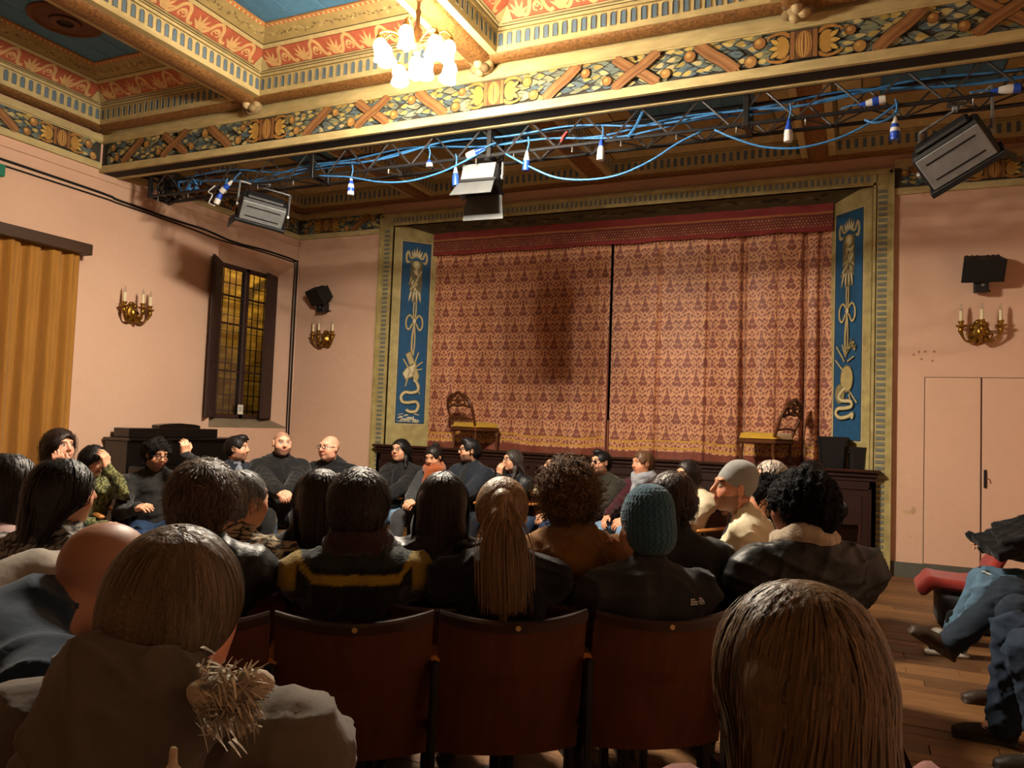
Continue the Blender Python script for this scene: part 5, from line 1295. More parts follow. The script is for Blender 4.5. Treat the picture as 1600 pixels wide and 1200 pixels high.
    Lh = (Vb-hc) @ Rh/hs; sk = lin(g('skin', SKIN)); C = np.broadcast_to(sk, Vb.shape).copy()
    rel = np.linalg.norm(Lh, axis=1) < .16
    x, y, z = Lh[:,0], Lh[:,1], Lh[:,2]; ax_ = np.abs(x)
    hcol = lin(g('hair', (40,28,22))); brow = lin(g('brow', g('hair', (40,28,22))))
    def blend(m, c, f=1.0): C[m] = C[m]*(1-f)+np.asarray(c)*f
    blend(rel & (y > .05) & (z < .0) & (z > -.05) & (ax_ > .02), sk*V3(1.08,.82,.80), .5)          # cheeks
    blend(rel & (y > .08) & (z < -.012) & (z > -.032) & (ax_ < .018), sk*V3(1.02,.82,.78), .6)
    if g('beard'): 
        bc = lin(g('beard')); bm = rel & (y > -.005) & (z < -.040+.25*np.maximum(0,.05-y)) & (z > -.135) & ~((z > -.074) & (z < -.049) & (ax_ < .024)); blend(bm & ~((z > -.05) & (ax_ < .05) & (y > .075) & (z > -.045)), bc, g('beardf', .8))
    lip = rel & (((ax_/.024)**2+((z+.0605)/.011)**2) < 1) & (y > .07); blend(lip, lin(g('lips', (150,92,80) if g('beard') else (176,96,86))), .8); blend(rel & (ax_ < .022) & (np.abs(z+.0605) < .0025) & (y > .07), lin((90,40,38)), .8)
    eye = rel & ((((ax_-.0315)/.0145)**2+((z-.009)/.0072)**2) < 1) & (y > .06); dn = g('eyes_down', False)
    blend(eye, lin((224,214,204)) if not dn else sk*.75); iris = rel & ((((ax_-.0315)/.0065)**2+((z-.009)/.0068)**2) < 1) & (y > .06)
    if not dn: blend(iris, lin((44,28,20)))
    blend(rel & (np.abs(z-.0175) < .0030) & (np.abs(ax_-.0315) < .017) & (y > .05), lin((60,36,28)), .8)
    blend(rel & (np.abs(z-.034-.10*(.033-ax_)*(ax_ > .033)) < .0048) & (ax_ > .012) & (ax_ < .050) & (y > .05), brow, .85)
    if g('buzz'): bz = rel & (z > .035+.5*np.maximum(0,y-.02)) | rel & (y < -.02) & (z > -.045) & (ax_ < .082) & (z+.3*y < .2) & ~(ax_ > .083); blend(bz & ~((y > .065)), lin(g('buzz')), g('buzzf', .6))
    np_mesh('body', Vb, Qb, C, M_skin, E)
    # ------------------------------------------------ clothes
    def garment(name, S, hh, colf, mt, amp=.006, f=16, sd_=0, fine_=()):
        V, Q = S.mesh(hh, fine_)
        if len(V) == 0: return None
        c = colf(V) if callable(colf) else col1(colf)(V)
        V2 = creases(wobble(V, amp, f, sd+sd_), Q, g('crease', .010) if name not in ('scarf','shirt') else .004, sd+sd_+50) if amp else V
        return np_mesh(name, V2, Q, c, mt, E)
    tp = g('top_c', (30,30,32)); inf = g('bulk', .012); Tt = SDF(); torso(Tt, inf, .06)
    for q in (1,-1):
        a, b, c = arms[q]; d = unit(c-b); ar = g('arm_r', 0.0); Tt.cap(a, b, .056+inf+ar, .050+inf+ar, k=.04); Tt.cap(b, c-d*g('cuff', .015), .051+inf+ar, .036+inf*.8, k=.025)
        if lod < 2 or inf > .014:
            for t in (.25,.5,.75): m_ = b*(1-t)+c*t; Tt.cap(m_-d*.004, m_+d*.004, .046+inf+ar-.010*t+.004, k=.012)
    if g('hem', .0): Tt.ell(Tp(0,.02,-.03), (.18*fat+inf,.14*fat+inf,.10), TB, k=.05)
    if g('skirt'):
        for q in (1,-1): a, b, c = legs[q]; Tt.cap(a, a*.35+b*.65, .10+inf, .085+inf, k=.06)
    ck = g('collar', 'crew')
    if ck in ('crew','hood','coat'): Tt.cap(nb-up*.02, nb+nd*.035, .068 if ck == 'crew' else .074, .062 if ck == 'crew' else .072, k=.03)
    if ck == 'high': Tt.cap(nb-up*.02, nb+nd*.085, .072, .064, k=.03)
    if ck != 'none': Tt.cap(nb+nd*.06+fw*.02, nb+nd*.16+fw*.03, .058, .062, k=.006, sub=True)
    if ck == 'coat':
        for q in (1,-1): Tt.cap(nb+rt*q*.06-fw*.03, nb+rt*q*.055+fw*.06-up*.07, .022, .018, k=.02); 
        Tt.cap(nb-rt*.06-fw*.045+up*.01, nb+rt*.06-fw*.045+up*.01, .028, .028, k=.02)
    if ck == 'hood':
        hs_ = g('hood_size', 1.0)
        for t in np.linspace(-1,1,7): p = nb+rt*math.sin(t*1.5)*.082*hs_-fw*(.070*hs_*math.cos(t*1.5)-.005)+up*(.012-.03*abs(t)); Tt.ell(p, (.038*hs_,.034*hs_,.040*hs_), TB, k=.03)
        Tt.ell(Tp(0,-.115*hs_,.40), (.095*hs_,.045*hs_,.085*hs_), TB, k=.04)
    topo = garment(g('top_n', 'jacket'), Tt, h, tp, g('top_m', M_cloth), g('amp', .007), g('wf', 15), 1)
    if g('shirt'):   # open jacket: a strip of shirt on the chest
        S = SDF(); S.ell(Tp(0,.075,.30), (.052,.060+inf,.15), TB, k=.03); S.cap(nb-up*.03+fw*.02, nb+nd*.03+fw*.02, .062, .057, k=.03); garment('shirt', S, h, g('shirt'), M_cloth, .003, 20, 2)
    S = SDF(); li = g('leg_bulk', .010); S.ell(pel+V3(0,.0,-.0), (.165*fat+li,.125*fat+li,.10+li), k=.05)
    for q in (1,-1): a, b, c = legs[q]; d = unit(c-b); S.cap(a, b, .084+li, .062+li, k=.05); S.cap(b, c-d*g('ankle', .0), .060+li, .046+li*1.2, k=.03); S.cap(b-d*.02, b+d*.03, .064+li, k=.03)
    garment('trousers', S, h*g('leg_h', 1.8), g('leg_c', (34,36,44)), g('leg_m', M_denim), .006, 14, 3)
    # shoes
    for q in (1,-1):
        a, b, c = legs[q]; fd = unit(np.array(g('fdir_r' if q > 0 else 'fdir_l', (q*.12,1,-.0)), float)); sh_u = unit(V3(0,0,1)-fd*fd[2]) if abs(fd[2]) < .95 else unit(np.cross(fd,(1,0,0))); bx = np.cross(fd, sh_u); R = np.stack([bx,fd,sh_u],1)
        o = c-sh_u*.030
        if g('shoe') == 'slide':
            S = SDF(); S.box(o+fd*.075-sh_u*.042, (.035,.118,.004), R, .012, .01); S.ell(o+fd*.09-sh_u*.006, (.050,.052,.040), R, .01); ob = garment('slide', S, .011, g('shoe_c',(226,226,216)), M_leather, 0)
            S = SDF(); S.cap(c+sh_u*.10, o+fd*.02-sh_u*.01, .040, .040, k=.02); S.cap(o, o+fd*.15-sh_u*.018, .040, .030, k=.02); garment('sock', S, .012, (14,14,16), M_cloth, 0)
        else:
            S = SDF(); S.cap(o+fd*.0-sh_u*.012, o+fd*.14-sh_u*.026, .042, .034, k=.02); S.ell(o+fd*.155-sh_u*.034, (.044,.060,.030), R, .02); S.cap(c+sh_u*.02, o-fd*.02-sh_u*.02, .044, .042, k=.02); S.box(o+fd*.075-sh_u*.058, (.032,.125,.004), R, .010, .006)
            sc = lin(g('shoe_c',(30,28,28))); so = lin(g('sole_c',(60,58,54))); oo = o.copy(); uu = sh_u.copy()
            garment('shoe', S, g('shoe_h', .018), lambda P: np.where((((P-oo) @ uu) < -.050)[:,None], so, sc), M_leather, 0)
    # ------------------------------------------------ hair and head wear
    def headshape(S, inf, k=.02): he(S, (0,-.012,.022), (.076+inf,.095+inf,.088+inf), k)
    def vary(n, c, a, seed): r = np.random.RandomState(seed); f = 1+a*r.randn(n,1); return np.clip(lin(c)*f, .0005, 1)
    st = g('style', 'short'); hcv = g('hair', (40,28,22)); hv = g('hair_v', .012)
    roots = None
    def scalp(n, lowest=-.03, front=.07, seed=0, jit=0.0):
        r = np.random.RandomState(sd*7+seed); out = np.zeros((0,3))
        while len(out) < n:
            d = r.randn(n*3,3); d /= np.linalg.norm(d,axis=1,keepdims=True); p = V3(0,-.012,.022)+d*V3(.078,.097,.090)
            hl = front-.035*(np.abs(p[:,0])/.075)**2
            ok = (p[:,2] > lowest-.050*np.clip((-p[:,1])/.08,0,1)) & ((p[:,1] < hl) | (p[:,2] > .085)) & ~((p[:,2] < .03) & (p[:,1] > .015)); out = np.vstack([out, p[ok]])
        return out[:n]
    def flow(P0, d0, steps, ds, grav, cons, drag=.75, seed=0, wave=0.0, wf=30, hug=.9, fall=None, hugz=.0):
        """grow strands from head-local roots; cons: list of (centre, radii) in head space to stay outside of"""
        r = np.random.RandomState(sd*5+seed); P = P0.copy(); Vv = d0.copy(); out = [P.copy()]; ph = r.rand(len(P),1)*6.28
        for k in range(steps):
            gv = grav(P, k) if callable(grav) else np.broadcast_to(grav, P.shape); Vv = Vv*drag+gv*(1-drag); Vv /= np.maximum(np.linalg.norm(Vv,axis=1,keepdims=True),1e-6)
            if hug:
                c0, r0 = cons[0]; nn = (P-c0)/r0**2; nn /= np.maximum(np.linalg.norm(nn,axis=1,keepdims=True),1e-6); near = np.linalg.norm((P-c0)/r0,axis=1,keepdims=True) < 1.25; vn = (Vv*nn).sum(1,keepdims=True); Vv = np.where(near & (vn > 0) & (P[:,2:] > hugz), Vv-nn*vn*hug, Vv); Vv /= np.maximum(np.linalg.norm(Vv,axis=1,keepdims=True),1e-6)
            P = P+Vv*ds
            for c, rr in cons:
                q = (P-c)/rr; L = np.linalg.norm(q,axis=1,keepdims=True); P = np.where(L < 1, c+(P-c)/np.maximum(L,1e-3), P)
            if fall is not None:
                yb = np.interp(P[:,2], [-.42,-.22,-.12,-.04], fall); near = (P[:,2] < -.04); P[:,1] = np.where(near & (P[:,1] > yb), P[:,1]+(yb-P[:,1])*.45, P[:,1])
            o = P.copy()
            if wave: o[:,0] += (wave*np.sin(k*ds*wf+ph))[:,0]; o[:,1] += (wave*np.cos(k*ds*wf*1.1+ph))[:,0]
            out.append(o)
        return np.stack(out, 1)
    toW = lambda P: hc+(P*hs) @ Rh.T
    downL = Rh.T @ V3(0,0,-1)      # gravity in head space
    shc = [(Rh.T @ ((nb-up*.12)-hc)/hs, V3(.17,.105,.11))]
    headc = lambda e: [(V3(0,-.012,.022), V3(.076+e,.095+e,.088+e)), (V3(0,.02,-.05), V3(.060,.060,.075)), (V3(0,-.055,-.005), V3(.067+e,.061+e,.086+e))]
    hairo = None
    if st in ('short','bowl','afro','curly','long','bob','pony','bun','slick'):
        S = SDF(); th = {'short':hv,'bowl':hv+.006,'afro':.036,'curly':.040,'long':.012,'bob':.016,'pony':.010,'bun':.012,'slick':.010}[st]
        th = g('thick', th)
        headshape(S, th); he(S, (0,-.055,-.005), (.066+th,.060+th,.085+th*.6), .012)
        if st in ('short','slick') and g('quiff'): he(S, (0,.045,.105), (.055,.050,.030), .03)
        if st == 'bob':
            Lb = g('length', .13)
            for q in (-1,1): S.cap(Hd(q*.068,-.02,.02), Hd(q*.072,-.015,-Lb), .030, .026, k=.03)
            S.cap(Hd(0,-.07,0), Hd(0,-.075,-Lb), .050, .042, k=.05)
            for q in (-1,1): S.cap(Hd(q*.04,-.06,0), Hd(q*.045,-.062,-Lb), .045, .036, k=.04)
        if st == 'long':
            L = g('length', .30); bk = Rh.T @ (-fw)
            for q in (-1,0,1):
                a = Hd(q*.048,-.058,.0); b = Hd(q*.055,-.075,-.10); c_ = b+V3(0,0,-1)*(L-.10)*hs-fw*.028+rt*q*.010
                S.cap(a, b, .040, .034, k=.05); S.cap(b, c_, .034, .016, k=.04)
            for q in g('front', ()):
                a = Hd(q*.070,-.012,-.02); b = Hd(q*.078,.01,-.10); c_ = b+V3(0,0,-1)*(L*.7-.10)*hs+fw*.03+rt*q*.02; S.cap(a, b, .028, .026, k=.03); S.cap(b, c_, .026, .014, k=.03)
        if st == 'pony':
            a = Hd(0,-.105,.055); b = Hd(0,-.135,.0); L = g('length', .34); c_ = b+V3(0,0,-1)*L-fw*.02+rt*g('pony_x',0.0); S.cap(a, b, .026, .030, k=.03); S.cap(b, b*.5+c_*.5, .032, .042, k=.02); S.cap(b*.5+c_*.5, c_, .042, .016, k=.02)
            S.ell(a, (.024,.024,.024), k=.01)
        if st == 'bun': he(S, g('bun_at', (.0,-.10,.085)), (.040,.036,.036), .02); he(S, (0.02,-.09,.115), (.02,.02,.02), .02)
        # open the face
        he(S, (0,.105,-.035), (.066,.085,.108), .012, True); he(S, (0,.07,-.13), (.075,.075,.07), .02, True)
        if st in ('short','afro','curly','slick','bun','pony','bowl'):
            for q in (-1,1): he(S, (q*.085,.012,-.035), (.03,.042,.052), .012, True)
            if st not in ('curly','afro'): he(S, (0,-.05,-.150), (.11,.11,.075), .02, True)
            else: he(S, (0,-.05,-.190), (.13,.13,.075), .02, True)
        if g('bangs'): he(S, (0,.062,.060), (.064,.034,.040), .02)
        V, Q = S.mesh(hf*1.5 if lod else .008)
        if st in ('curly','afro'):
            r = np.random.RandomState(sd); V = wobble(V, g('fluff', .010), 60, sd); V = V+r.randn(len(V),3)*(.0025 if st == 'afro' else .003)
        else: V = wobble(V, .003, 35, sd)
        cc = vary(len(V), hcv, .10, sd)
        if g('tips'):
            t = np.clip(((hc[2]-V[:,2])-.12)/.25, 0, 1)[:,None]; cc = cc*(1-t)+lin(g('tips'))*t
        if g('greytop'): t = np.clip(((V-hc) @ Rh[:,2]-.06)/.05, 0, 1)[:,None]*.6; cc = cc*(1-t)+lin(g('greytop'))*t
        hairo = np_mesh('hair', V, Q, cc, M_afro if st in ('afro','curly') else M_hair, E)
        n = g('strands', (900,420,240)[lod])
        if st in ('short','bowl','slick','bun'):
            P0 = scalp(n, -.03); crown = V3(0,-.05,.115) if not g('crown_at') else V3(*g('crown_at')); d0 = P0-crown; d0 = d0/np.linalg.norm(d0,axis=1,keepdims=True); r = np.random.RandomState(sd)
            L = g('slen', .05 if st != 'bowl' else .085); K = 6 if st != 'bowl' else 9
            nrm = (P0-V3(0,-.012,.022)); nrm /= np.linalg.norm(nrm,axis=1,keepdims=True)
            lift = g('lift', .25)
            paths = flow(P0+nrm*(th+.001), d0+nrm*lift+r.randn(n,3)*g('mess', .25), K, L/K, lambda P,k: downL*.9+d0*.5+r.randn(n,3)*.2, headc(th+.0035), .8, wave=g('wave', 0.0), wf=60, hug=g('hug', .85), hugz=-.12)
            strands('hair_strands', toW(paths), g('srad', .0016), vary(n, hcv, .28, sd+3), M_hair, hairo, hc)
        if st in ('curly','afro'):
            P0 = scalp(n, -.045, .075); r = np.random.RandomState(sd+1); nrm = (P0-V3(0,-.012,.022)); nrm /= np.linalg.norm(nrm,axis=1,keepdims=True); K = 12; L = g('slen', .035 if st == 'curly' else .014); cr = g('coil', .009 if st == 'curly' else .004)
            t = np.linspace(0,1,K)[None,:,None]; A = np.cross(nrm, r.randn(n,3)); A /= np.linalg.norm(A,axis=1,keepdims=True); Bv = np.cross(nrm, A); ph = r.rand(n,1,1)*6.28
            dr = nrm+.5*r.randn(n,3)+downL*.35
            paths = P0[:,None]+nrm[:,None]*(th-.010)+dr[:,None]*t*L+cr*(A[:,None]*np.cos(t*11+ph)+Bv[:,None]*np.sin(t*11+ph))
            strands('hair_curls', toW(paths), g('srad', .0022), vary(n, hcv, .35, sd+3), M_afro if st in ('afro','curly') else M_hair, hairo, hc)
        if st in ('long','bob','pony'):
            L = g('length', .30 if st != 'bob' else .13); P0 = scalp(n, -.05, .075); r = np.random.RandomState(sd+2); K = (20,14,10)[lod]; pl = g('part', 0.0)
            if st == 'pony':
                tie = V3(0,-.112,.055); tot = .12+L; ds = tot/K
                nrm = (P0-V3(0,-.012,.022)); nrm /= np.linalg.norm(nrm,axis=1,keepdims=True); jit = r.randn(n,3)*V3(.016,.008,.010); lag = r.rand(n,1)
                q1 = []; tw = toW(tie[None])[0]
                A0 = P0+nrm*.013; ts = np.linspace(0,1,9)
                for t in ts:
                    p = A0*(1-t)+(tie+jit*.5)*t; q = (p-V3(0,-.012,.022))/V3(.090,.109,.102); Lq = np.linalg.norm(q,axis=1,keepdims=True); q1.append(np.where(Lq < 1, V3(0,-.012,.022)+(p-V3(0,-.012,.022))/np.maximum(Lq,.2), p))
                W1 = toW(np.stack(q1,1)); tail = []; w0 = W1[:,-1]; spread = r.randn(n,1)*g('spread', .022); fb = np.abs(r.randn(n,1))*.014; Lr = L*(.75+.35*r.rand(n,1))
                for t in np.linspace(.07,1,K): tail.append(w0+V3(0,0,-1)*Lr*t+rt*(spread*np.sin(min(t*1.6,1)*1.57)+g('pony_x',0.0)*t)-fw*(.030*math.sin(min(t*3,1)*1.57)+fb*min(t*3,1)+.02*t))
                paths = np.concatenate([W1, np.stack(tail,1)],1)
                strands('hair_strands', paths, g('srad', .0016), vary(n, hcv, .30, sd+3), M_hair, hairo, hc)
            else:
                nrm = (P0-V3(0,-.012,.022)); nrm /= np.linalg.norm(nrm,axis=1,keepdims=True); sgn = np.sign(P0[:,:1]-pl); fx = np.clip((P0[:,1:2]+.05)/.09,.06,1); d0 = np.concatenate([sgn*fx, -.20*fx, -1.1*(1-fx)],1)
                ds = (L+.12)/K; spread = np.concatenate([sgn*.0, -.04+.0*sgn, 0*sgn],1); flare = np.concatenate([sgn*g('flare',0.0), 0*sgn, 0*sgn],1)
                paths = flow(P0+nrm*(th+.001), d0, K, ds, lambda P,k: downL+spread*(P[:,2:] > -.08)+flare*(P[:,2:] < -.03)*(np.abs(P[:,:1]) > .03)+r.randn(n,3)*.06, headc(th+.003)+g('cons', []), .72, wave=g('wave', .004), wf=g('wavef', 14), fall=g('fall', (-.165,-.150,-.105,-.06) if st == 'long' else None))
                ends = 1.0
                cs = vary(n, hcv, .30, sd+3); ok = (np.abs(paths[:,:,0]).max(1) < g('maxw', .128)) & (paths[:,:,2].max(1) < .128) & (paths[:,:,1].max(1) < .125) & (paths[:,:,1].min(1) > -.22); paths = paths[ok]; cs = cs[ok]
                if g('tips'): pass
                strands('hair_strands', toW(paths), g('srad', .0018), cs, M_hair, hairo, hc)
    if g('beanie'):
        bc = g('beanie'); S = SDF(); he(S, (0,-.018,.038), (.084,.103,.096), .02); he(S, (0,-.035,.085), (.070,.080,.065), .03); low = g('beanie_low', .0); 
        if low: he(S, (0,-.035,-.02), (.080,.092,.080), .03)
        he(S, (0,.085,-.075-low*.2), (.13,.12,.105), .006, True); he(S, (0,-.03,-.145-low), (.2,.2,.10), .008, True)
        V, Q = S.mesh(.0045 if lod == 0 else .008); L = (V-hc) @ Rh; th_ = np.arctan2(L[:,0], L[:,1]+.02); ht = L[:,2]
        nrm = L-V3(0,-.018,.03); nrm /= np.linalg.norm(nrm,axis=1,keepdims=True)
        if g('knit'): 
            rr_ = np.hypot(L[:,0], L[:,1]+.018); pat = np.abs(np.sin(th_*17+.6*np.sin(ht*260)))*.6+.4*np.abs(np.sin(ht*230+.8*np.sin(th_*34))); V = V+(nrm @ Rh.T)*(pat*.0065)[:,None]; c = lin(bc)*(.45+.75*pat)[:,None]
        else: c = np.broadcast_to(lin(bc), V.shape); V = wobble(V, .004, 45, sd)
        np_mesh('beanie', V, Q, c, M_wool if g('knit') else M_cloth, E)
    if g('glasses'):
        m = MB(); gr = g('glasses_r', .021); rad = .0026 if lod else .0022
        for q in (-1,1):
            P = [Hd(q*.034+gr*1.05*math.cos(a), .104-.10*abs(q*.034+gr*math.cos(a))**1.5, .006+gr*.82*math.sin(a)) for a in np.linspace(0,2*math.pi,14,endpoint=False)]; m.tube(P, rad, 5, closed=True)
            m.tube([Hd(q*.056,.093,.010), Hd(q*.078,.06,.012), Hd(q*.083,-.01,.012)], rad, 5)
        m.tube([Hd(-.013,.106,.010), Hd(0,.109,.013), Hd(.013,.106,.010)], rad, 5); m.build('glasses', M_glasses, E, True)
        if g('shades'):
            m = MB()
            for q in (-1,1): m.poly([tuple(Hd(q*.034+gr*math.cos(a), .104-.10*abs(q*.034+gr*math.cos(a))**1.5, .006+gr*.8*math.sin(a))) for a in np.linspace(0,2*math.pi,12,endpoint=False)])
            m.build('lenses', mat('dark_lens', (14,14,16), .15), E)
    if g('scarf'):
        S = SDF(); k_ = 16
        for ring, (rr_, zz, th_) in enumerate(((.082,-.005,.032),(.090,.030,.030),(.074,.055,.026))):
            pts = [nb+rt*math.cos(a)*rr_*1.08+fw*(math.sin(a)*rr_+.015)+up*(zz+.012*math.sin(3*a+ring)-.025*math.sin(a)) for a in np.linspace(0,2*math.pi,k_)]
            for a, b in zip(pts, pts[1:]): S.cap(a, b, th_, k=.012)
        if g('scarf_tail', True): S.cap(nb+fw*.10-up*.02+rt*.03, nb+fw*.125-up*.24+rt*.05, .036, .030, k=.02)
        garment('scarf', S, .010 if lod < 2 else .012, g('scarf'), M_wool, .005, 40, 5)
    sp['_E'] = E; sp['_T'] = dict(Tp=Tp, Hd=Hd, nb=nb, fw=fw, up=up, rt=rt, sh=sh, arms=arms, legs=legs, hc=hc, Rh=Rh, h=h)
    if g('seat', True):
        c, n = math.cos(rz), math.sin(rz)
        place_seat(loc[0]-g('seat_dy',0.0)*-n, loc[1]-g('seat_dy',0.0)*c, rz+math.radians(g('seat_turn',0)), 'wooden theatre seat under the '+sp['who'], g('seat_group', 'wooden theatre seats in the audience'))
    return E
# ================================================================ THE AUDIENCE
def L3(*c): return [lin(x) for x in c]
def stripes_c(P):
    x, z = np.abs(P[:,0]), P[:,2]; blk, yel, grn = L3((22,24,24),(150,124,40),(34,42,40)); C = np.broadcast_to(blk, P.shape).copy()
    C[z > .92] = grn; up = np.maximum(0, x-.15)*1.3
    C[(z > .868+up) & (z < .902+up) & (x < .30)] = yel; C[(z > .70+up*.6) & (z < .728+up*.6)] = yel; C[(x > .205) & (z > .84)] = yel*.8; return C
def tiles_c(P):
    u = (P[:,0]*1.0+P[:,1]*.6)/.034; v = (P[:,2]+.3*P[:,1])/.034; a, b = np.floor(u), np.floor(v); fu, fv = u-a, v-b; chk = ((a+b) % 2) == 0
    line = np.where(chk, np.floor(fu*4) % 2 == 0, np.floor(fv*4) % 2 == 0); return np.where(line[:,None], lin((36,30,26)), lin((190,170,136)))
def knitdot_c(P):
    u = (P[:,0]+P[:,1]*.3)/.030; v = P[:,2]/.030; r = np.hypot((u % 1)-.5, (v % 1)-.5); return np.where(((r > .22) & (r < .42))[:,None], lin((150,142,132)), lin((26,24,24)))
def camo_c(P):
    n = np.sin(P[:,0]*190+np.sin(P[:,2]*130)*2)*np.sin(P[:,2]*210+np.sin(P[:,1]*170)*2); return np.where((n > .05)[:,None], lin((128,126,78)), np.where((n < -.55)[:,None], lin((30,32,24)), lin((66,68,46))))
def vest_c(P):
    c = camo_c(P); c[np.abs(P[:,0]) > .165] = lin((18,18,20)); return c
def hoodprint_c(P):
    C = np.broadcast_to(lin((20,20,23)), P.shape).copy(); n = np.sin(P[:,0]*150)*np.sin(P[:,2]*260+P[:,0]*40); C[(P[:,1] > .03) & (np.abs(P[:,0]) < .15) & (P[:,2] > .80) & (P[:,2] < .875) & (n > -.25)] = lin((196,192,186)); return C
def rip_c(P):
    C = np.broadcast_to(lin((96,126,150)), P.shape).copy(); n = np.sin(P[:,2]*420+P[:,0]*60); m = (np.abs(np.hypot(P[:,1]-.40, (P[:,2]-.60))) < .05) & (np.abs(P[:,0]) > .05); C[m & (n > -.2)] = lin((16,16,18)); C[m & (n <= -.2)] = lin((206,212,214)); return C
FAR = dict(lod=2, group='people in the circle facing the audience')
JEANS = (64,92,124); LJ = (118,150,180)
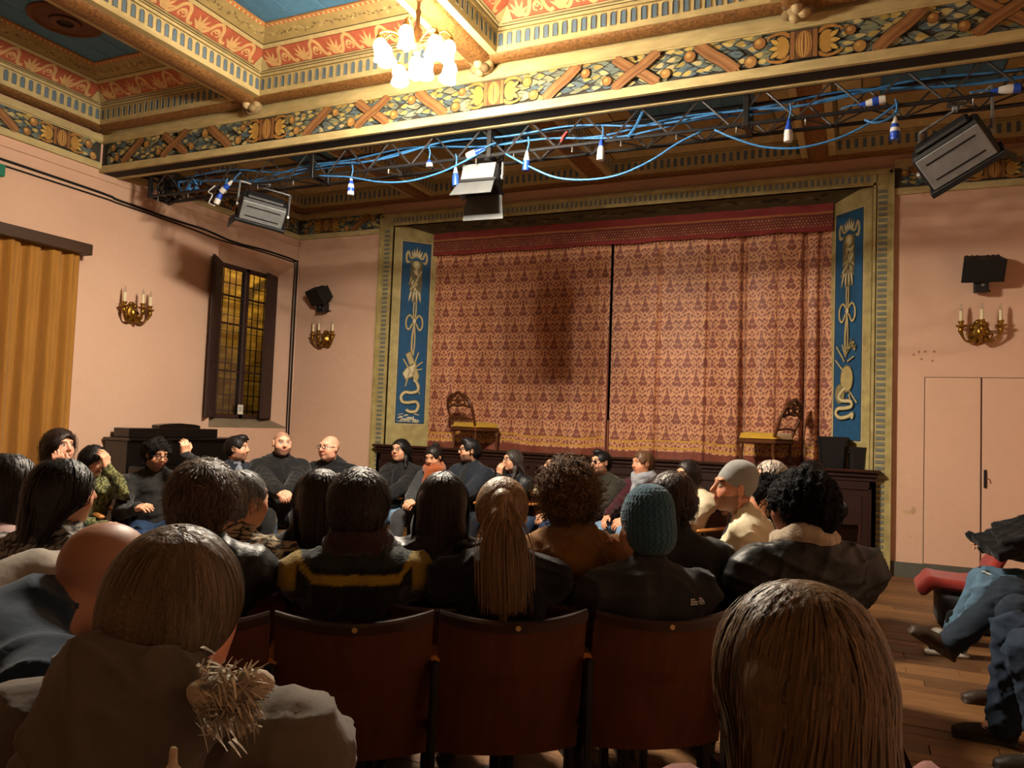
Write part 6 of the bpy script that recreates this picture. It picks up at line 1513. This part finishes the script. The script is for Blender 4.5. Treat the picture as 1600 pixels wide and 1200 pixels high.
CAST = [
 dict(FAR, who='woman in a teal jumper', label='woman with wavy dark bob and teal jumper resting her chin by the mustard curtain', top=(92,674,5.6), body=140, head=112, pitch=3, hair=(40,26,20), style='bob', length=.10, thick=.030, wave=.012, wavef=50, top_c=(40,66,66), top_n='jumper', leg_c=LJ, leg_m=M_denim, shoe_c=(120,80,40), hand_l=(.02,.16,.985), hand_r=(.05,.34,.62), curl_l=.7, palm_l=(.2,-.3,.9), hdir_l=(.3,.1,.9), bust=1, shoulder=.17, foot_r=(.15,.66,.18), seed=11, skin=(220,160,132)),
 dict(FAR, who='woman in a speckled green vest', label='woman with straight black fringe and speckled green vest shading her face', top=(152,699,5.75), body=125, head=115, pitch=-22, hair=(16,14,16), style='bob', length=.13, thick=.018, bangs=1, top_c=vest_c, top_n='vest', leg_c=(52,48,46), leg_m=M_cloth, hand_l=(-.02,.19,1.08), hand_r=(.02,.30,.62), curl_l=.5, palm_l=(.3,-.9,0), hdir_l=(.3,.1,.9), shoulder=.165, bust=1, lean=4, seed=12, eyes_down=1, leg_bulk=.02),
 dict(FAR, who='man in a charcoal hoodie with raised hand', label='bearded man with messy dark hair and charcoal hoodie, hand raised beside his head', top=(248,688,6.0), body=150, head=128, pitch=-16, hair=(22,18,18), style='curly', thick=.026, slen=.03, strands=300, fluff=.014, beard=(34,26,24), beardf=.75, glasses=1, top_c=(38,38,38), top_n='hoodie', collar='hood', leg_c=(38,56,84), hand_l=(-.20,.16,1.12), hand_r=(.14,.34,.72), curl_l=.7, palm_l=(.3,-.9,.2), hdir_l=(.1,.2,.95), lean=3, seed=13, eyes_down=1),
 dict(FAR, who='man in a navy zip jacket in profile', label='stubbled man with short dark hair in navy jacket, in profile before the piano', top=(370,682,7.1), body=135, head=92, hair=(24,20,20), style='short', hair_v=.013, quiff=1, beard=(60,44,40), beardf=.55, top_c=(30,36,48), top_n='jacket', collar='coat', shirt=(120,126,140), leg_c=JEANS, shoe_c=(44,40,38), hand_r=(.04,.36,.74), hand_l=(-.06,.37,.70), foot_r=(.25,.75,.15), fdir_r=(.3,.9,.3), seed=14, bulk=.016),
 dict(FAR, who='man in a black coat with clasped hands', label='man with shaved head and short beard in black coat, hands clasped', top=(441,674,7.3), body=158, head=148, hair=(60,48,42), style='none', buzz=(86,66,56), beard=(54,44,40), beardf=.7, top_c=(22,22,23), top_n='coat', collar='coat', shirt=(24,24,26), bulk=.030, fat=1.08, leg_c=(26,26,28), leg_m=M_cloth, hand_r=(.03,.40,.70), hand_l=(-.03,.40,.70), curl_r=.7, curl_l=.7, skirt=1, seed=15, skin=(222,168,138), smax=1.1),
 dict(FAR, who='man in a black hoodie with white print', label='heavyset man with cropped hair and glasses in black hoodie with white chest print', top=(517,681,7.5), body=195, head=212, pitch=0, hair=(150,120,96), style='none', buzz=(176,136,110), buzzf=.4, jaw=1.18, headscale=1.04, glasses=1, fat=1.22, bulk=.022, top_c=hoodprint_c, top_n='hoodie', collar='hood', leg_c=(30,32,36), hand_r=(-.06,.33,.86), hand_l=(-.12,.36,.83), curl_r=.3, curl_l=.3, seed=16, skin=(226,168,140), shoulder=.20, lean=6),
 dict(FAR, who='woman in a black coat and pale jeans', label='woman with tied black curly hair and glasses in black coat and pale jeans, legs crossed', top=(628,687,8.0), body=200, head=208, pitch=2, hair=(18,14,14), style='long', length=.26, thick=.014, front=(-1,), wave=.010, wavef=60, glasses=1, top_c=(24,24,26), top_n='coat', collar='coat', shirt=(22,22,25), bulk=.022, leg_c=LJ, shoe_c=(30,30,32), sole_c=(190,186,176), hand_r=(.05,.36,.66), hand_l=(-.02,.36,.63), foot_l=(.05,.72,.22), knee_l=(.3,.9,.9), seed=17, shoulder=.165),
 dict(FAR, who='woman in a rust scarf', label='woman with dark bun, rust orange scarf and grey coat looking down at her lap', top=(676,698,7.8), body=205, head=205, pitch=-20, hair=(24,18,16), style='bun', thick=.016, strands=160, mess=.5, eyes_down=1, scarf=(150,80,44), top_c=(52,54,58), top_n='coat', collar='coat', bulk=.026, skirt=1, leg_c=(60,60,64), leg_m=M_cloth, hand_r=(.03,.34,.66), hand_l=(-.06,.37,.68), seed=18, shoulder=.165),
 dict(FAR, who='man in a navy padded coat in profile', label='bearded man with dark hair and dark glasses in navy coat, in profile before the stage', top=(736,687,7.9), body=215, head=250, hair=(18,16,18), style='short', hair_v=.016, quiff=1, beard=(40,32,30), beardf=.75, glasses=1, shades=1, glasses_r=.018, top_c=(26,32,42), top_n='coat', collar='coat', shirt=(30,34,34), bulk=.026, leg_c=(30,32,38), seed=19, nose=1.3),
 dict(FAR, who='woman with long grey-brown hair', label='woman with long straight grey-brown hair and glasses in black jacket, hand at her chin', top=(803,703,7.8), body=220, head=242, hair=(58,50,46), style='long', length=.26, thick=.012, front=(-1,), glasses=1, top_c=(22,22,26), top_m=M_nylon, top_n='jacket', bulk=.022, hand_r=(-.02,.17,.97), curl_r=.6, palm_r=(-.2,-.4,.8), hdir_r=(-.2,.1,.95), seed=20, shoulder=.17),
 dict(FAR, who='person in a cream cardigan', label='person in cream cardigan covering face with one hand, behind the curly-haired head', top=(873,712,7.8), body=215, head=235, pitch=-12, hair=(24,20,20), style='short', hair_v=.016, top_c=(190,176,140), top_n='cardigan', top_m=M_wool, hand_r=(.0,.18,1.06), curl_r=.5, palm_r=(0,-.95,0), hdir_r=(-.2,.05,.95), leg_c=(48,60,84), seed=21),
 dict(FAR, who='man in a dark olive coat', label='man with slick black hair and glasses in dark olive coat', top=(941,705,7.5), body=215, head=238, hair=(16,14,16), style='slick', quiff=1, beard=(62,46,40), beardf=.5, glasses=1, shades=1, glasses_r=.018, top_c=(42,38,30), top_n='coat', collar='coat', bulk=.026, seed=22, nose=1.3),
 dict(FAR, who='man in a maroon jumper and grey scarf', label='man with light brown hair, maroon jumper and pale grey scarf, in profile before the stage', top=(1005,706,7.3), body=225, head=246, pitch=-4, hair=(104,74,50), style='short', hair_v=.015, mess=.6, top_c=(62,24,30), top_n='jumper', scarf=(150,154,162), bulk=.014, seed=23, skin=(222,158,124), nose=1.3, leg_c=LJ),
 dict(FAR, who='woman in a cream jacket', label='woman with dark tied hair and glasses in cream jacket holding a bag, looking down', top=(1074,720,6.4), body=228, head=240, pitch=-10, hair=(40,32,30), style='bob', length=.06, thick=.014, glasses=1, top_c=(206,192,162), top_n='jacket', top_m=M_nylon, collar='coat', bulk=.026, leg_c=(60,52,44), leg_m=M_cloth, hand_r=(.0,.34,.70), hand_l=(-.10,.36,.70), seed=24),
 dict(FAR, who='white-haired person', label='white-haired person half hidden behind the grey beanie', top=(1207,723,5.2), body=230, head=262, hair=(214,200,186), style='short', hair_v=.022, strands=200, slen=.06, top_c=(40,40,46), seed=25, lod=1),
 dict(FAR, who='dark-haired person at the stage corner', label='dark-haired person whose crown shows just above the afro by the bins', top=(1268,722,5.6), body=235, head=250, hair=(22,18,18), style='short', hair_v=.016, glasses=1, top_c=(28,28,30), seed=26),
 dict(lod=1, group='people in the circle facing the audience', who='man in a grey beanie', label='bearded man in grey beanie and cream long-sleeved top, in sharp profile', top=(1153,724,3.95), crown=.018, body=-60, head=-94, pitch=4, hair=(30,22,18), style='none', buzz=(60,44,36), beard=(36,28,24), beardf=.6, beanie=(150,152,148), top_c=(214,204,172), top_n='long_sleeved_top', hand_r=(.06,.36,.62), hand_l=(-.12,.36,.62), leg_c=(70,74,64), seed=27, nose=1.5, collar='crew', lean=8, skin=(200,140,108)),
 dict(lod=1, group='people in the circle facing the audience', who='woman with black curly hair', label='person with long black curly hair behind the grey beanie and before the afro', top=(1203,748,4.15), body=-50, head=-80, hair=(12,11,12), style='curly', thick=.034, strands=420, slen=.09, top_c=(24,24,28), seed=28),
 # second row, backs
 dict(lod=1, hf=.0082, group='audience in the second row', who='woman with smooth brown hair at the edge', label='woman with smooth dark brown hair and pale pink top cut off by the frame edge', top=(10,714,3.0), body=35, head=40, hair=(30,20,18), style='bob', length=.15, thick=.020, strands=1100, top_c=(176,146,140), top_n='top', collar='coat', seed=31, shoulder=.17, smin=.9),
 dict(lod=1, hf=.0082, group='audience in the second row', who='woman in a dotted knit', label='woman with long half-tied black hair in black and white dotted knit, head turned right', top=(97,722,2.75), body=5, head=38, hair=(16,13,14), style='long', length=.34, thick=.016, strands=1300, srad=.0016, wave=.006, top_c=knitdot_c, top_n='jumper', top_m=M_wool, bulk=.020, seed=32, shoulder=.18),
 dict(lod=1, hf=.0082, group='audience in the second row', who='person in a basket-weave shawl', label='grey-haired person in black and cream basket-weave jumper beyond the brown-haired head', top=(378,738,2.95), body=0, head=35, hair=(120,120,118), style='short', hair_v=.012, top_c=tiles_c, top_n='jumper', top_m=M_wool, bulk=.024, seed=33, shoulder=.19),
 dict(lod=1, hf=.0082, group='audience in the second row', who='woman with blond-tipped hair', label='woman with long brown hair turning blond at the tips, behind the striped jumper', top=(503,738,3.05), body=8, head=-25, hair=(40,28,22), tips=(160,120,70), style='long', length=.36, thick=.018, strands=1000, top_c=(26,25,26), top_n='coat', bulk=.026, seed=34, shoulder=.17, front=(-1,)),
 dict(lod=1, hf=.0082, group='audience in the second row', who='woman in a black puffer jacket', label='woman with straight dark brown hair in black jacket between striped jumper and ponytail', top=(693,742,2.95), body=-8, head=-2, hair=(34,24,22), style='long', length=.30, thick=.014, strands=1200, top_c=(18,18,20), top_n='jacket', top_m=M_nylon, bulk=.030, collar='coat', seed=35, shoulder=.19),
 dict(lod=1, hf=.0082, group='audience in the second row', who='person in a mustard hooded coat', label='person with big curly brown hair in mustard hooded coat', top=(890,731,3.05), body=-8, head=-4, hair=(104,78,54), style='curly', thick=.034, strands=1700, slen=.034, coil=.012, srad=.0026, fluff=.014, top_c=(122,84,36), top_n='hooded_coat', collar='hood', hood_size=1.15, bulk=.024, seed=36, shoulder=.19),
 dict(lod=1, hf=.0082, group='audience in the second row', who='man with thinning brown hair', label='man with thinning short brown hair in dark grey jacket behind the teal beanie', top=(1052,740,3.15), body=-12, head=-20, hair=(58,44,36), greytop=(120,100,84), style='short', hair_v=.014, strands=700, slen=.04, wave=.004, top_c=(42,42,42), top_n='jacket', bulk=.022, seed=37, collar='coat'),
]
HD1 = math.radians(34.2)
ROW1 = dict(lod=0, group='audience in the nearest full row', body=-10, seat=False, smin=.85, smax=1.1)
CAST += [
 dict(ROW1, who='person with rumpled brown hair', label='person with rumpled light brown hair and black jacket, seen past the taupe hood', top=(318,727,2.66), head=-2, hair=(78,62,48), greytop=(150,126,96), style='short', hair_v=.022, headscale=1.12, strands=2200, slen=.06, mess=.6, wave=.005, lift=.25, hug=.6, top_c=(26,27,29), top_m=M_nylon, top_n='jacket', bulk=.024, seed=41, shoulder=.20),
 dict(ROW1, who='person in a yellow striped jumper', label='person with short dark hair, fuzzy plum scarf and black jumper with yellow stripes', top=(563,739,2.76), head=-4, hair=(44,34,30), greytop=(90,76,66), style='short', hair_v=.020, headscale=1.12, strands=2600, slen=.055, mess=.45, lift=.2, hug=.7, wave=.004, top_c=stripes_c, top_n='jumper', top_m=M_wool, amp=.004, bulk=.016, scarf=(58,36,42), scarf_tail=False, seed=42, shoulder=.205),
 dict(ROW1, who='woman with a blond ponytail', label='woman with long straight dark-blond ponytail in black jumper', top=(786,750,2.80), head=2, hair=(132,102,68), style='pony', length=.36, strands=3200, srad=.0014, headscale=1.12, top_c=(20,22,24), top_n='jumper', bulk=.018, seed=43, shoulder=.20, spread=.030, pony_x=.02),
 dict(ROW1, who='person in a teal knitted beanie', label='person in chunky teal knitted beanie and dark grey jacket with small white logo', top=(1010,762,2.86), crown=.030, head=-22, pitch=-6, hair=(50,36,28), style='none', buzz=(70,50,40), beanie=(58,96,114), knit=1, beanie_low=.035, headscale=1.16, top_c=(44,45,48), top_n='jacket', top_m=M_cloth, bulk=.022, seed=44, shoulder=.205, collar='coat', hand_l=(-.12,.14,.93), curl_l=.6, hdir_l=(.1,.1,.95), palm_l=(.5,-.7,.2), lean=0),
 dict(ROW1, who='person in a black puffer jacket', label='person with short black afro and glasses in bulky black jacket over pale hood', top=(1258,740,2.90), head=-34, hair=(12,11,12), style='afro', thick=.026, strands=5000, slen=.009, coil=.003, srad=.0013, headscale=1.10, glasses=1, skin=(128,84,62), top_c=(16,17,19), top_n='jacket', top_m=M_nylon, bulk=.034, arm_r=.010, amp=.012, wf=20, seed=45, shoulder=.215, fat=1.12, collar='coat', scarf=(176,160,138), scarf_tail=False),
 dict(lod=0, group='people nearest the camera', seat=False, who='bald man in a navy jumper', label='bald man in dark blue jumper bending forward at the left edge', top=(206,824,1.75), smin=.9, smax=1.1, body=35, head=30, pitch=-34, lean=40, neck=.7, hair=(90,70,60), style='none', buzz=(120,88,70), buzzf=.35, skin=(176,124,96), top_c=(26,46,66), top_n='jumper', bulk=.024, fat=1.15, seed=46, shoulder=.215, hand_r=(.1,.55,.6), hand_l=(-.1,.55,.6), collar='hood', hood_size=.8),
 dict(lod=0, group='people nearest the camera', seat=False, who='person in a taupe hooded coat', label='person with light brown cropped hair in taupe hooded coat with cream tassels', top=(282,836,1.18), body=-2, head=8, pitch=-4, hair=(104,86,66), style='bowl', hair_v=.010, strands=5200, slen=.10, srad=.0011, crown_at=(.012,-.035,.118), mess=.10, lift=.0, headscale=1.0, top_c=(104,94,84), top_n='hooded_coat', top_m=M_cloth, collar='none', shrug=.05, bulk=.024, amp=.008, seed=47, shoulder=.20, smin=.9, skin=(206,140,112)),
 dict(lod=0, group='people nearest the camera', seat=False, who='girl with long light brown hair', label='girl with very long light brown hair and pink top, back turned, nearest the aisle', top=(1258,930,1.02), body=-8, head=-6, hair=(112,88,58), style='long', length=.44, thick=.020, strands=5200, srad=.0012, flare=.30, shrug=.05, wave=.006, wavef=10, headscale=1.02, top_c=(150,104,98), top_n='top', bulk=.012, seed=48, shoulder=.175, smin=.9, collar='coat', maxw=.20),
]
RIGHT = dict(lod=1, hf=.009, leg_h=1.0, shoe_h=.011, group='people along the side wall', seat=False, body=-66, head=-66)
CAST += [
 dict(RIGHT, who='person in ripped jeans', label='person in ripped pale jeans and white slides, holding a black coat', pos=(1.16,6.02,0), leg_c=rip_c, shoe='slide', top_c=(176,146,104), top_n='jacket', hand_r=(.05,.33,.72), hand_l=(-.08,.33,.74), foot_r=(.20,.54,.09), foot_l=(-.16,.54,.09), style='short', seed=51, leg_bulk=.014),
 dict(RIGHT, who='person with crossed legs in dark jeans', label='person in dark jeans with one brown shoe crossed over the other leg', pos=(1.16,5.02,0), leg_c=(44,54,66), shoe_c=(58,44,32), sole_c=(74,62,48), top_c=(170,140,96), top_n='jumper', foot_r=(-.05,.66,.30), fdir_r=(-.1,.85,.50), knee_r=(.2,.9,.9), foot_l=(-.10,.42,.09), hand_r=(.12,.16,.64), hand_l=(-.12,.16,.64), style='short', seed=52, leg_bulk=.016),
 dict(RIGHT, who='person in dark jeans and dark shoes', label='person in dark blue jeans and dark suede shoes nearest the side wall', pos=(1.06,4.22,0), leg_c=(46,58,74), shoe_c=(44,38,30), sole_c=(52,52,40), top_c=(36,38,44), top_n='jacket', foot_r=(.10,.42,.09), foot_l=(-.22,.30,.09), fdir_r=(.05,1,0), hand_r=(.12,.16,.64), hand_l=(-.12,.16,.64), style='short', seed=53, leg_bulk=.024),
]
CAST += [dict(lod=0, group='people nearest the camera', seat=False, who='person in a pale grey sleeve', label='person at the left edge of whom only a pale grey sleeve shows', pos=(-2.62,1.02,0), body=15, head=15, top_c=(150,142,130), top_n='jumper', style='short', seed=54, bulk=.022, hand_r=(.22,.40,.92), pole_r=(.9,.2,.35), hand_l=(-.1,.3,.6))]
BY = {}
for sp in CAST: make_person(sp); BY[sp['who']] = sp
def nudge_elbow(who, target):
    E = BY[who]['_E']; el = Matrix.Translation(E.location) @ RZ(E.rotation_euler.z) @ Vector(BY[who]['_T']['arms'][1][1]); E.location.x += target[0]-el.x; E.location.y += target[1]-el.y
nudge_elbow('person in a pale grey sleeve', at(62, 905, 2.1))
# ---- seats of the nearest row, seen from the back
for (x, y, who) in ((-2.48,1.75,''), (-2.05,2.04,'person with rumpled brown hair'), (-1.626,2.332,'person in a yellow striped jumper'), (-1.20,2.627,'woman with a blond ponytail'), (-.766,2.922,'person in a teal knitted beanie'), (-.341,3.212,'person in a black puffer jacket')):
    place_seat(x, y, HD1, 'wooden theatre seat under the '+who if who else 'wooden theatre seat at the near row end, half hidden by the bald man', 'wooden theatre seats in the audience')
for sp_ in ('bald man in a navy jumper', 'person in a taupe hooded coat', 'girl with long light brown hair'):
    E = BY[sp_]['_E']; place_seat(E.location.x, E.location.y, E.rotation_euler.z, 'wooden theatre seat under the '+sp_, 'wooden theatre seats in the audience')
# ---- details worn by the nearest people
def worn(sp, name, S, h, c, mt, amp=.004, f=22):
    V, Q = S.mesh(h); C = c(V) if callable(c) else col1(c)(V); return np_mesh(name, creases(wobble(V, amp, f, 5), Q, .007, 9) if name == 'hood' else wobble(V, amp, f, 5), Q, C, mt, BY[sp]['_E'])
def hood_and_tassels():
    who = 'person in a taupe hooded coat'; T = BY[who]['_T']; Tp, up, fw, rt, nb = T['Tp'], T['up'], T['fw'], T['rt'], T['nb']; TBm = np.stack([rt, fw, up], 1)
    S = SDF(); S.ell(Tp(-.01,-.100,.505), (.128,.052,.090), TBm @ rotm(0,-.25), k=.04)
    for t in np.linspace(-1.35,1.35,11): S.ell(nb+rt*math.sin(t)*.122-fw*(.095*math.cos(t)-.012)+up*(.085-.045*abs(t)-.02*t), (.036,.034,.060), TBm, k=.03)
    S.ell(Tp(-.02,-.150,.45), (.120,.048,.105), TBm, k=.04); S.cap(Tp(-.06,-.10,.58), Tp(-.01,-.165,.42), .035, .05, k=.05); S.ell(Tp(-.01,-.155,.40), (.155,.035,.06), TBm, k=.04)
    S.cap(nb+fw*.05+up*.02, nb+fw*.035+up*.25, .084, .094, k=.02, sub=True)
    S.cap(Tp(-.05,-.150,.555), Tp(-.015,-.205,.40), .010, .010, k=.02)
    for q in (-1,1): S.cap(Tp(q*.145,-.06,.455), Tp(q*.06,-.185,.375), .014, .016, k=.025)
    worn(who, 'hood', S, .008, (98,88,78), M_cloth, .010, 30)
    def tassel(x, y, d, sc=1.0):
        S = SDF(); p = Tp(x, y, d); S.ell(p, (.020*sc,.016*sc,.018*sc), TBm, k=.01); S.cap(p+up*.04, p, .006, .006, k=.006); S.ell(p-up*.032*sc, (.019*sc,.015*sc,.020*sc), TBm, k=.008)
        for q in (-1,1): S.cap(p-up*.045*sc, p-up*.085*sc+rt*q*.010*sc, .008*sc, .009*sc, k=.006)
        worn(who, 'tassel', S, .0055, (208,190,160), M_wool, 0)
    tassel(.110,-.238,.500); tassel(-.215,-.15,.45, .8)
    r = np.random.RandomState(3); n = 620; c0 = Tp(.100,-.125,.565); P = []
    base = c0+np.outer(r.rand(n),rt)*.075-np.outer(r.rand(n),fw)*.03+np.outer(r.randn(n)*.018,up); d = np.outer(np.abs(r.randn(n))*.5+.3,rt)-np.outer(r.rand(n)*.8,fw)+np.outer(r.randn(n)*.8,up); d /= np.linalg.norm(d,axis=1,keepdims=True)
    K = 6; t = np.linspace(0,1,K)[None,:,None]; paths = base[:,None]+d[:,None]*t*.030+np.array([0,0,-1])*t**2*.004
    strands('fringe', paths, .0016, np.clip(lin((214,200,176))*(1+.15*r.randn(n,1)),0,1), M_wool, BY[who]['_E'])
    S = SDF(); S.ell(c0+rt*.03-fw*.008, (.045,.022,.024), TBm, k=.01); S.ell(c0+rt*.07-fw*.006+up*.012, (.030,.02,.02), TBm, k=.01); worn(who, 'fringe_band', S, .008, (206,190,166), M_wool, .004, 60)
    S = SDF(); a = Tp(-.165,-.125,.40); 
    for k in range(8): S.box(a-up*(.05*k)-fw*(.012*k if k < 4 else .048), (.016,.003,.026), TBm, .004, .01)
    worn(who, 'bag_strap', S, .008, (20,20,20), M_cloth, 0)
hood_and_tassels()
def logo():
    """small white arcs and lettering on the back of the dark grey jacket"""
    who = 'person in a teal knitted beanie'; E = BY[who]['_E']; jk = [o for o in E.children if o.name.startswith('jacket')][0]
    co = np.zeros(len(jk.data.vertices)*3, np.float32); jk.data.vertices.foreach_get('co', co); co = co.reshape(-1,3)
    def yb(x, z): d = (co[:,0]-x)**2+(co[:,2]-z)**2; i = np.where(d < .02**2)[0]; return co[i,1].min()-.004 if len(i) else -.2
    m = MB(); cx, cz = .160, .865
    def Q(u0, v0, u1, v1): m.poly([(u, yb(u, v), v) for u, v in ((u0,v0),(u1,v0),(u1,v1),(u0,v1))], (206,204,196))
    for k, R in enumerate((.030,.022,.014)):
        for a in np.linspace(math.pi*.5, math.pi*.02, 6)[:-1]:
            b = a-.24; P = [(cx+.004+R*math.cos(a), cz-.008+R*math.sin(a)), (cx+.004+R*math.cos(b), cz-.008+R*math.sin(b)), (cx+.004+(R-.005)*math.cos(b), cz-.008+(R-.005)*math.sin(b)), (cx+.004+(R-.005)*math.cos(a), cz-.008+(R-.005)*math.sin(a))]; m.poly([(u, yb(u, v), v) for u, v in P], (206,204,196))
    for row, v in enumerate((cz+.012, cz+.003, cz-.006)):
        for k in range(5 if row else 3): Q(cx-.032+k*.0065, v, cx-.032+k*.0065+.0048, v+.0062)
    m.build('logo', mat('logo_white', (206,204,196), .8), E)
logo()
# ---- things at the side wall: coat on a lap, red seats
def make_red_seat(x, y, label):
    e = empty('red_chair', (x, y, 0), math.radians(90), label=label, cat='seat', group='red upholstered seats along the side wall'); MR = mat('red_cloth', (156,42,32), .85, noise=.3, nscale=12, sheen=.3)
    def sl(name, pts, w, mt, r):
        S = SDF()
        for a, b in zip(pts, pts[1:]): S.box((np.array(a)+np.array(b))/2, (w, np.linalg.norm(np.array(b)-np.array(a))/2, .006), np.stack([V3(1,0,0), unit(np.array(b)-np.array(a)), np.cross(V3(1,0,0), unit(np.array(b)-np.array(a)))],1), r, .03)
        V, Q = S.mesh(.014); return np_mesh(name, V, Q, None, mt, e)
    sl('seat_pad', [(0,.26,.28),(0,.20,.345),(0,-.06,.335),(0,-.16,.36)], .19, MR, .035); sl('back_pad', [(0,-.16,.36),(0,-.20,.48),(0,-.27,.62),(0,-.30,.74)], .19, MR, .030)
    m = MB(); m.bbox((-.21,-.24,.02),(.21,.16,.27),.03); m.build('base', mat('seat_grey_base', (66,70,74), .6, noise=.2, nscale=9), e)
    return e
make_red_seat(.72, 6.78, 'empty red upholstered seat on a grey base beside the ripped jeans')
for who, lab in (('person in ripped jeans','red upholstered seat under the person in ripped jeans'),('person with crossed legs in dark jeans','red upholstered seat under the person with crossed legs'),('person in dark jeans and dark shoes','red upholstered seat under the person in dark suede shoes')):
    E = BY[who]['_E']; make_red_seat(E.location.x+.10, E.location.y, lab)
S = SDF(); S.box((.95,5.95,.70), (.15,.16,.02), rotm(.2,0,.1), .02, .04); S.box((.92,5.86,.78), (.16,.12,.018), rotm(.5,.35,-.35), .018, .02); S.box((.80,6.02,.72), (.10,.10,.014), rotm(-.3,-.2,.5), .014, .02); S.box((.98,5.80,.86), (.15,.10,.018), rotm(.1,.5,-.45), .018, .02)
V, Q = S.mesh(.012); o = np_mesh('black_coat', creases(wobble(V,.012,16,3), Q, .007, 4), Q, col1((16,16,18))(V), M_cloth); tag(o, 'crumpled black coat held on the lap above the ripped jeans', 'coat')
